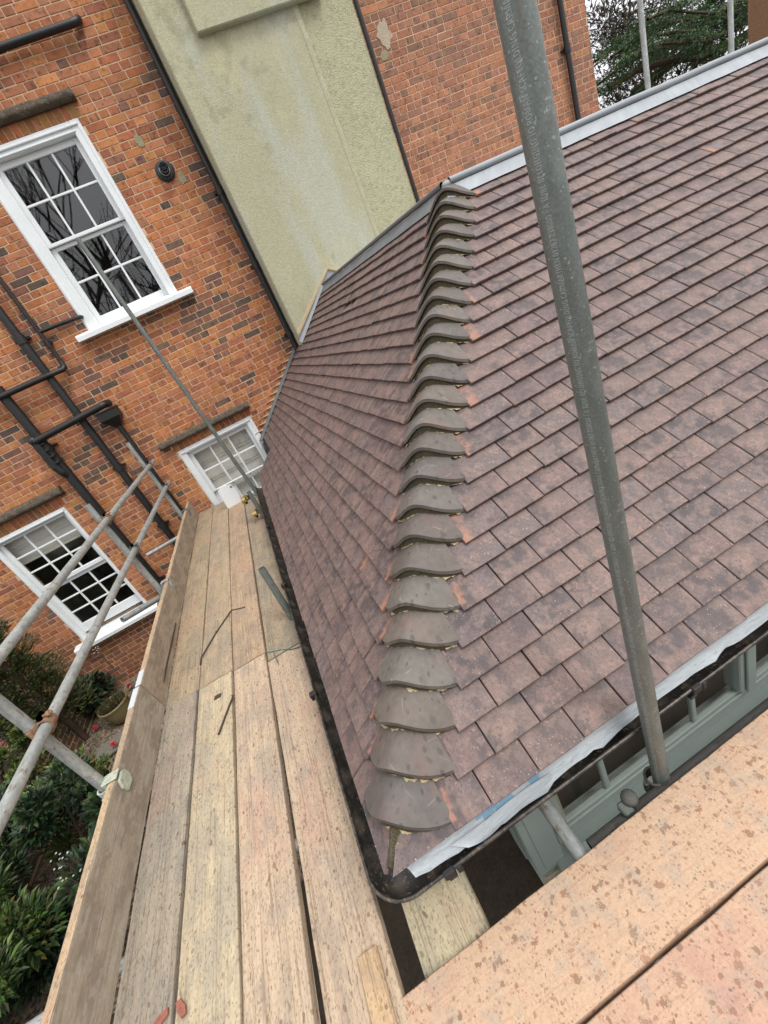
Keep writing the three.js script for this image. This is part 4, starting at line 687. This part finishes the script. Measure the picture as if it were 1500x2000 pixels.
// ---------------------------------------------------------------- small things lying about
const dk = M({ color: lin(.05, .035, .025), roughness: .8 });
{ const t = thing('bent_wire', 'bent dark wire lying across the far boards', 'wire', [-1.0, .004, -2.8]); part(t, 'wire', rod([[-1.135, .005, -2.66], [-1.128, .012, -2.72], [-1.03, .006, -2.93], [-.905, .006, -3.12], [-.892, .006, -3.13], [-.78, .006, -3.06]], .005, 6), dk); }
{ const t = thing('stick', 'thin dark stick on the yellowish near board', 'stick', [-.95, .003, -2.15]); part(t, 'stick', rod([[-.898, .006, -2.17], [-.94, .006, -2.07], [-.99, .006, -1.94]], .0055, 6), dk); }
{ const t = thing('tile_chip', 'small dark tile chip on the yellowish near board', 'chip', [-1.0, .002, -2.24]); part(t, 'chip', extr([[-.02, -.01], [.015, -.012], [.022, .006], [0, .014], [-.018, .008]], .006, .002, new THREE.Matrix4().makeRotationX(-Math.PI / 2).setPosition(-1.0, .002, -2.24)), dk); }
const red = M({ map: rep(brickTex, 3, 3), color: lin(.36, .13, .09), roughness: .9 });
for (const [x, z, a, label] of [[-1.175, -.925, .4, 'left of two red tile chips at the bottom of the walkway'], [-1.105, -.915, 2.1, 'right of two red tile chips at the bottom of the walkway']]) { const t = thing('tile_chip', label, 'chip', [x, .002, z], 'red tile chips'); part(t, 'chip', extr([[-.024, -.006], [-.005, -.012], [.022, -.008], [.026, .004], [.004, .009], [-.02, .008]], .007, .002, new THREE.Matrix4().makeRotationX(-Math.PI / 2).premultiply(new THREE.Matrix4().makeRotationY(a)).setPosition(x, .003, z)), red); }
{ const t = thing('timber_offcut', 'narrow timber offcut with a screw lying on the near board below the gutter corner', 'offcut', [-.5, 0, -.5]); part(t, 'timber', box(-.524, -.458, .0015, .019, -.735, .4, .004, [.3, .2]).applyMatrix4(new THREE.Matrix4()), woodMat(rep(woodA, 1.1, .55), 1.02, .88, .72)); part(t, 'screw', (() => { const g = new THREE.CylinderGeometry(.0045, .0045, .003, 12); g.translate(-.488, .0205, -.605); return g; })(), mat.brass); }
{ const t = thing('green_string', 'thread of teal string caught in the joint between boards', 'string', [-.6, .002, -2.33]); part(t, 'string', rod([[-.668, .004, -2.375], [-.62, .005, -2.345], [-.56, .004, -2.31], [-.50, .005, -2.26], [-.445, .004, -2.24]], .0035, 6), M({ color: lin(.03, .11, .085), roughness: .8 })); part(t, 'string', rod([[-.62, .004, -2.34], [-.612, .004, -2.28], [-.60, .003, -2.2]], .002, 5), M({ color: lin(.05, .09, .07), roughness: .8 })); }
{ const t = thing('plastic_sheet', 'white plastic sheet with a rounded corner leaning under the small window', 'panel', [-.77, 0, -5.85]); part(t, 'sheet', extr([[-.90, .002], [-.685, .002], [-.675, .20], [-.70, .27], [-.80, .305], [-.885, .27]], .006, .004, new THREE.Matrix4().makeTranslation(0, 0, -5.84)), mat.white); part(t, 'eyelet', (() => { const g = new THREE.TorusGeometry(.012, .004, 8, 14); g.translate(-.712, .245, -5.829); return g; })(), dk); }

// ---------------------------------------------------------------- garden below the scaffold
function leafCloud(seed, n, place, size, pal, aspect = .5, curl = .3) {
  const r = rng(seed), g = new G();
  for (let i = 0; i < n; i++) {
    const [p, dir] = place(r, i); const s = size * (.55 + .9 * r()), c = pal[(r() * pal.length) | 0].map(q => q * (.7 + .6 * r()));
    const d = V(...dir).add(V(r() - .5, r() - .3, r() - .5).multiplyScalar(.9)).normalize(), up = V(r() - .5, .8 + r(), r() - .5).normalize(), w = d.clone().cross(up).normalize().multiplyScalar(s * aspect * .5), nn = w.clone().cross(d).normalize().multiplyScalar(s * curl * .3);
    const P = V(...p), a = P, m1 = P.clone().addScaledVector(d, s * .5).add(w).add(nn), m2 = P.clone().addScaledVector(d, s * .5).sub(w).add(nn), tp = P.clone().addScaledVector(d, s).addScaledVector(nn, -.6), mid = P.clone().addScaledVector(d, s * .5);
    const A = q => [q.x, q.y, q.z]; g.quad(A(a), A(m1), A(tp), A(mid), [0, 0], [0, 1], [1, 1], [.5, .5], c); g.quad(A(a), A(mid), A(tp), A(m2), [0, 0], [.5, .5], [1, 1], [1, 0], c);
  }
  return g.geo();
}
const clumps = (seed, c, R, k, rad) => { const r = rng(seed), L = []; for (let i = 0; i < k; i++) { const t = r() * 6.283, e = Math.acos(1 - 1.25 * r()), q = .45 + .55 * Math.cbrt(r()); L.push([c[0] + R[0] * q * Math.sin(e) * Math.cos(t), c[1] + R[1] * q * Math.cos(e), c[2] + R[2] * q * Math.sin(e) * Math.sin(t), rad * (.6 + .8 * r())]); } return (rn) => { const b = L[(rn() * L.length) | 0], a = rn() * 6.283, z = rn() * 2 - 1, s = Math.sqrt(1 - z * z), q = b[3] * Math.cbrt(rn()); const d = [s * Math.cos(a), z * .8 + .25, s * Math.sin(a)]; return [[b[0] + d[0] * q, b[1] + d[1] * q, b[2] + d[2] * q], d]; }; };
function shrub(label, x, z, y0, R, n, size, pal, seed, aspect, k = 26) {
  const t = thing('shrub', label, 'shrub', [x, y0, z]), r = rng(seed), c = [x, y0 + R[1] * .45, z];
  const stems = []; for (let i = 0; i < 7; i++) { const a = r() * 6.283; stems.push(rod([[x + .05 * Math.cos(a), y0 - .05, z + .05 * Math.sin(a)], [x + R[0] * .25 * Math.cos(a), y0 + R[1] * .4, z + R[2] * .25 * Math.sin(a)], [x + R[0] * .6 * Math.cos(a), y0 + R[1] * (.7 + .3 * r()), z + R[2] * .6 * Math.sin(a)]], .012, 6)); }
  part(t, 'stem', stems, mat.bark);
  part(t, 'foliage', leafCloud(seed + 1, n, clumps(seed + 2, c, R, k, .2 * Math.max(R[0], .6)), size, pal, aspect), leafMat(1, 1, 1));
  return t;
}
const deep = [[.016, .036, .014], [.024, .05, .016], [.012, .026, .013], [.04, .07, .018]], mid = [[.038, .072, .016], [.06, .105, .02], [.026, .05, .014], [.095, .13, .026]], lime = [[.08, .125, .024], [.115, .16, .03], [.045, .08, .018], [.14, .17, .04]];
shrub('dark glossy shrub beside the near toe board clip', -3.15, -3.1, GY, [.7, .95, .75], 9500, .06, deep, 501, .5);
shrub('fern leaved shrub at the bottom left corner', -3.55, -2.1, GY, [.8, 1.05, .9], 13000, .065, mid, 511, .34);
shrub('dense dark shrub at the left edge below the lower guard rail', -4.15, -2.9, GY, [.8, 1.15, .8], 10000, .055, deep, 521, .45);
shrub('lime green shrub at the foot of the garden wall', -3.5, -4.0, GY, [.36, .5, .4], 3600, .055, lime, 531, .5);
shrub('bright small leaved shrub behind the garden wall', -4.55, -4.75, GY + .3, [.42, .72, .75], 5200, .05, lime, 541, .6);
shrub('dark shrub far left behind the garden wall', -5.6, -4.6, GY + .3, [.9, 1.3, 1.2], 5200, .07, deep, 551, .5);
shrub('dark low shrub left of the fern leaved shrub', -4.6, -1.7, GY, [.9, 1.0, .9], 10000, .06, deep, 561, .4);
shrub('mid green bush at the left edge between the two guard rails', -4.75, -3.75, GY, [.6, 1.15, .6], 8000, .055, mid, 581, .42);
shrub('small dark green plant against the foot of the house wall', -3.98, -6.12, GY, [.2, .3, .2], 520, .10, deep, 571, .55, 8);
{ // conifer in front of the lower window
  const x = -4.1, z = -5.55, t = thing('conifer', 'feathery green conifer in front of the left edge of the lower sash window', 'conifer', [x, GY + .3, z]); const r = rng(600);
  part(t, 'trunk', rod([[x, GY, z], [x + .02, -.5, z], [x, .5, z]], .04, 8), mat.bark);
  part(t, 'crown', leafCloud(601, 12000, (rn) => { const k = rn(), h = -1.35 + 2.1 * k, R = .62 * Math.pow(1 - k, .55) * (.75 + .25 * Math.sin(k * 40)) + .03, a = rn() * 6.283, lob = .72 + .28 * Math.sin(a * 5 + k * 9), q = R * lob * Math.sqrt(.25 + .75 * rn()); return [[x + Math.cos(a) * q, h, z + Math.sin(a) * q], [Math.cos(a), .35, Math.sin(a)]]; }, .075, [[.06, .085, .02], [.04, .062, .018], [.09, .11, .03], [.075, .07, .03]], .22), leafMat(1, 1, 1));
}
{ // low brick garden wall with a stone edge
  const t = thing('garden_wall', 'low weathered brick garden wall with a stone edge, below the scaffold', 'wall', [-4.2, GY, -5]); const rb = rng(71);
  part(t, 'wall_core', box(-4.36, -4.142, GY - .1, -1.33, WZ + .02, -2.6, .01), mat.mortar);
  for (let j = 0; j < 6; j++) { let z = WZ + .03 + (j % 2) * .11; while (z < -2.7) { const w = rr(.19, .215, rb), y = GY + .005 + j * .076, k = rr(.6, 1.1, rb), g = box(-4.19, -4.135 + rr(-.004, .003, rb), y, y + .066, z, z + w, .005), c = mixc([.17, .085, .05], [.12, .1, .06], rb()).map(q => q * k), n = g.attributes.position.count; g.setAttribute('color', new THREE.Float32BufferAttribute(Array.from({ length: n * 3 }, (_, i) => c[i % 3]), 3)); part(t, 'brick', g, mat.brick); z += w + .01; } }
  let z = WZ + .02, i = 0; while (z < -2.7) { const w = rr(.44, .5, rb); part(t, 'coping_stone', box(-4.375, -4.12, -1.352, -1.30, z, z + w - .01, .012, [i, 0]), mat.stone); z += w; i++; }
}
{ // soil behind the wall
  structure('raised_bed', grid(20, 20, (u, v) => [-9 + 4.7 * u, GY + .38 + .05 * fbm(u * 9, v * 9, 64, 64, 3), WZ + 5 * v], (u, v) => [5 * u, 5 * v]), mat.soil);
}
{ const x = -3.52, z = -5.50, t = thing('plant_pot', 'buff glazed plant pot with a rolled rim on the gravel', 'plant pot', [x, GY, z]);
  const g = new THREE.LatheGeometry([[0, 0], [.13, 0], [.17, .05], [.215, .2], [.225, .3], [.245, .33], [.25, .352], [.235, .365], [.212, .355], [.205, .30], [.19, .28], [0, .29]].map(p => new THREE.Vector2(...p)), 40); g.scale(.82, .82, .82); g.translate(x, GY, z); part(t, 'pot', g, mat.pot);
  const s = new THREE.CircleGeometry(.165, 24); s.rotateX(-Math.PI / 2); s.translate(x, GY + .25, z); part(t, 'soil', s, mat.soil);
  part(t, 'dry_stems', leafCloud(701, 420, (r) => { const a = r() * 6.283, q = .15 * Math.sqrt(r()); return [[x + q * Math.cos(a), GY + .25, z + q * Math.sin(a)], [Math.cos(a) * .4, 1, Math.sin(a) * .4]]; }, .09, [[.12, .085, .04], [.07, .06, .03], [.05, .07, .025]], .12), leafMat(1, 1, 1)); }
for (const [x, z, w, d, a, label] of [[-3.55, -5.05, .5, .3, .25, 'grey paving slab in front of the plant pot'], [-2.95, -5.3, .45, .4, .2, 'grey paving slab nearer the toe board']]) { const t = thing('paving_slab', label, 'paving slab', [x, GY, z], 'loose paving slabs'); const g = box(-w / 2, w / 2, 0, .035, -d / 2, d / 2, .006); g.rotateY(a); g.translate(x, GY, z); part(t, 'slab', g, mat.slab); }
{ let i = 0; const fl = M({ color: lin(.55, .03, .06), roughness: .6, side: THREE.DoubleSide });
  const names = ['red flower head on the gravel left of the plant pot', 'red flower head on the gravel behind the plant pot', 'red flower head on the paving slab in front of the plant pot', 'red flower head low down beside the small dark plant', 'red flower head on the lime shrub beside the garden wall', 'red flower head high in the dark shrub behind the garden wall', 'dull red flower head beside the lime green shrub'];
  for (const [x, y, z] of [[-3.92, GY + .06, -5.55], [-3.55, GY + .06, -6.1], [-3.5, GY + .08, -4.95], [-3.88, GY + .08, -6.0], [-4.35, -.98, -5.0], [-4.62, -.75, -5.05], [-3.3, -1.35, -4.25]]) { const t = thing('red_flower', names[i], 'flower', [x, y, z], 'red flower heads in the garden'); const k = i++; part(t, 'petals', (() => { const r = rng(800 + k), g = new G(); for (let q = 0; q < 22; q++) { const a = r() * 6.283, e = r() * 1.3, s = .022, d = [Math.cos(a) * Math.cos(e), Math.sin(e), Math.sin(a) * Math.cos(e)], o = d.map(v => v * .03 * r()); g.tri([x + o[0], y + o[1], z + o[2]], [x + d[0] * .045 + s * Math.sin(a), y + d[1] * .045, z + d[2] * .045 - s * Math.cos(a)], [x + d[0] * .045 - s * Math.sin(a), y + d[1] * .045, z + d[2] * .045 + s * Math.cos(a)], [0, 0], [1, 0], [1, 1]); } return g.geo(); })(), fl); } }
{ let i = 0; for (const [x, y, z, label] of [[-2.78, -.86, -2.75, 'cluster of white blossom beside the near toe board'], [-2.72, -.95, -2.62, 'lower cluster of white blossom beside the near toe board'], [-3.25, -.78, -5.6, 'white blossom below the sill of the lower sash window']]) { const t = thing('white_flower', label, 'flower', [x, y, z], 'white blossom in the garden'); const r = rng(850 + i++), g = new G(); for (let q = 0; q < 11; q++) { const c = [x + (r() - .5) * .12, y + (r() - .5) * .09, z + (r() - .5) * .12], s = .008; for (let k = 0; k < 5; k++) { const a = k * 1.257; g.tri(c, [c[0] + s * Math.cos(a - .5), c[1] + s * .5, c[2] + s * Math.sin(a - .5)], [c[0] + s * Math.cos(a + .5), c[1] + s * .5, c[2] + s * Math.sin(a + .5)], [0, 0], [1, 0], [1, 1]); } } part(t, 'petals', g.geo(), M({ color: lin(.5, .5, .48), side: THREE.DoubleSide })); part(t, 'stem', rod([[x, y - .35, z], [x + .01, y - .15, z], [x, y, z]], .006, 5), mat.bark); } }

// ---------------------------------------------------------------- trees beyond the flat roof, and behind the camera
function limbs(seed, base, H, spread, depth, r0, lean = [0, 0]) { // recursive branches, returns geometries and tips
  const r = rng(seed), gs = [], tips = [];
  const grow = (p, d, len, rad, lv) => { const q = p.clone().addScaledVector(d, len * .5).add(V(r() - .5, r() - .4, r() - .5).multiplyScalar(len * .12)), e = p.clone().addScaledVector(d, len).add(V(r() - .5, r() - .3, r() - .5).multiplyScalar(len * .2)); const c = new THREE.CatmullRomCurve3([p, q, e]); const g = new THREE.TubeGeometry(c, 3, rad, lv > 2 ? 3 : 6); const a = g.attributes.position, per = (lv > 2 ? 3 : 6) + 1; for (let i = 0; i < a.count; i++) { const ring = Math.floor(i / per), k = 1 - .4 * ring / 3, cc = c.getPointAt(ring / 3); a.setXYZ(i, cc.x + (a.getX(i) - cc.x) * k, cc.y + (a.getY(i) - cc.y) * k, cc.z + (a.getZ(i) - cc.z) * k); } gs.push(g); tips.push([e, d, lv]); if (lv < depth) { const n = lv < 1 ? 5 : 3 + (r() < .4 ? 1 : 0); for (let i = 0; i < n; i++) { const nd = d.clone().add(V(r() - .5, r() * .7 - .2, r() - .5).multiplyScalar(spread)).normalize(); grow(p.clone().lerp(e, .45 + .55 * r()), nd, len * (.55 + .25 * r()), rad * .55, lv + 1); } } };
  grow(V(...base), V(lean[0], 1, lean[1]).normalize(), H, r0, 0); return { gs, tips };
}
{ // cedar: long level limbs reaching across from the right, hung with sprays
  const bx = 26.5, bz = -17, t = thing('cedar_tree', 'dark green cedar with level sprays beyond the flat roof', 'tree', [bx, GY, bz]); const r = rng(900);
  const br = [rod([[bx, GY, bz], [bx + .2, 4, bz], [bx, 12, bz]], .34, 10)], L = [];
  for (const [y, len, a0, rad] of [[4.5, 9.6, 3.02, .1], [4.85, 9.8, 2.92, .05], [5.05, 9.2, 3.14, .05], [5.3, 9.6, 3.0, .05], [5.6, 8.8, 2.9, .05], [5.75, 9, 3.12, .05], [4.55, 6, 3.3, .08], [5.4, 5.5, 3.35, .08], [5.0, 5, .2, .08], [5.8, 5, 6.1, .08], [6.4, 4.6, 4.2, .07], [7.6, 4, 1.2, .07], [8.6, 4, 2.6, .06], [9.6, 3, 5, .06], [10.4, 2.2, 3, .05]]) {
    const d = [Math.cos(a0), Math.sin(a0)], P = k => [bx + d[0] * len * k, y + .22 * Math.sin(k * 7 + a0 * 5) - .1 * k * k, bz + d[1] * len * k]; br.push(rod([P(0), P(.2), P(.4), P(.6), P(.8), P(.97)], rad, 6));
    for (let i = 0; i < 46; i++) { const k = .05 + .95 * r(), p = P(k), s = (r() - .5) * 1.7 * (1.1 - k * .5); L.push([[p[0] - d[1] * s, p[1] + .14 - Math.abs(s) * .25 + (r() - .5) * .22, p[2] + d[0] * s], d]); }
  }
  part(t, 'trunk', br, mat.bark);
  part(t, 'crown', leafCloud(901, 36000, (rn) => { const q = L[(rn() * L.length) | 0], p = q[0], e = (rn() - .5), f = (rn() - .5); return [[p[0] + e * .7, p[1] + (rn() - .5) * .2 - .25 * (e * e + f * f), p[2] + f * .7], [q[1][0] * .9, -.3, q[1][1] * .9 + f]]; }, .17, [[.04, .09, .028], [.06, .125, .035], [.026, .06, .022], [.10, .165, .045]], .17), leafMat(1, 1, 1));
}
const ivy = [[.06, .05, .035], [.10, .075, .055], [.06, .065, .03], [.15, .11, .09], [.035, .032, .024]];
for (const [label, x, z, H, seed, n, R, cy] of [['bare twiggy tree with brown leaves behind the middle of the cedar limbs', 28.5, -23, 3.6, 911, 6000, [4.4, 5.2, 1.6], 4.6], ['dark ivy clad tree against the corner of the brick house', 23.2, -21, 3.2, 921, 6500, [3.6, 5.4, 1.5], 4.6], ['twiggy brown tree at the right, beside the masonry pier', 34.5, -23, 3.8, 931, 6000, [4.6, 5.4, 1.6], 4.6]]) {
  const t = thing('bare_tree', label, 'tree', [x, GY, z]), { gs } = limbs(seed, [x, GY, z], H, 1.5, 4, .24); part(t, 'trunk', gs, mat.bark);
  part(t, 'crown', leafCloud(seed + 1, n, clumps(seed + 2, [x, cy - 1, z], R, 70, 1.0), .24, ivy, .3), leafMat(1, 1, 1));
}
{ const t = thing('hedge', 'tall dark hedge low behind the trees', 'hedge', [26, GY, -25]); part(t, 'foliage', leafCloud(941, 16000, (r) => [[12 + 34 * r(), GY + 5.2 * Math.sqrt(r()) * (.85 + .3 * r()), -26 + 2 * r()], [0, .3, 1]], .34, ivy, .5), leafMat(1, 1, 1)); }
{ const t = thing('neighbour_pier', 'rough brown masonry pier at the top right corner', 'pier', [15, GY, -9]); part(t, 'masonry', box(15.0, 17, GY, 9, -9.8, -9, .03), M({ map: rep(mortarTex, 1.2, 1.2), color: lin(.42, .33, .28), bumpMap: sandBump, bumpScale: .02, roughness: 1 })); part(t, 'capping', box(14.96, 17.05, 8.95, 9.1, -9.85, -8.95, .02), mat.stone); }
for (const [x, z, H, seed] of [[-2.9, 8.5, 5.2, 951], [1.2, 10.5, 5.0, 961], [-6.5, 10, 5.4, 971]]) {
  const t = thing('bare_tree', 'bare branching tree reflected in the panes of the tall upper window', 'tree', [x, GY, z], 'bare trees reflected in the upper window'), { gs } = limbs(seed, [x, GY, z], H, 1.7, 4, .19); part(t, 'trunk', gs, M({ map: rep(soilTex, 2, 3), color: lin(.5, .45, .4), roughness: 1 }));
}

renderer.render(scene, camera);
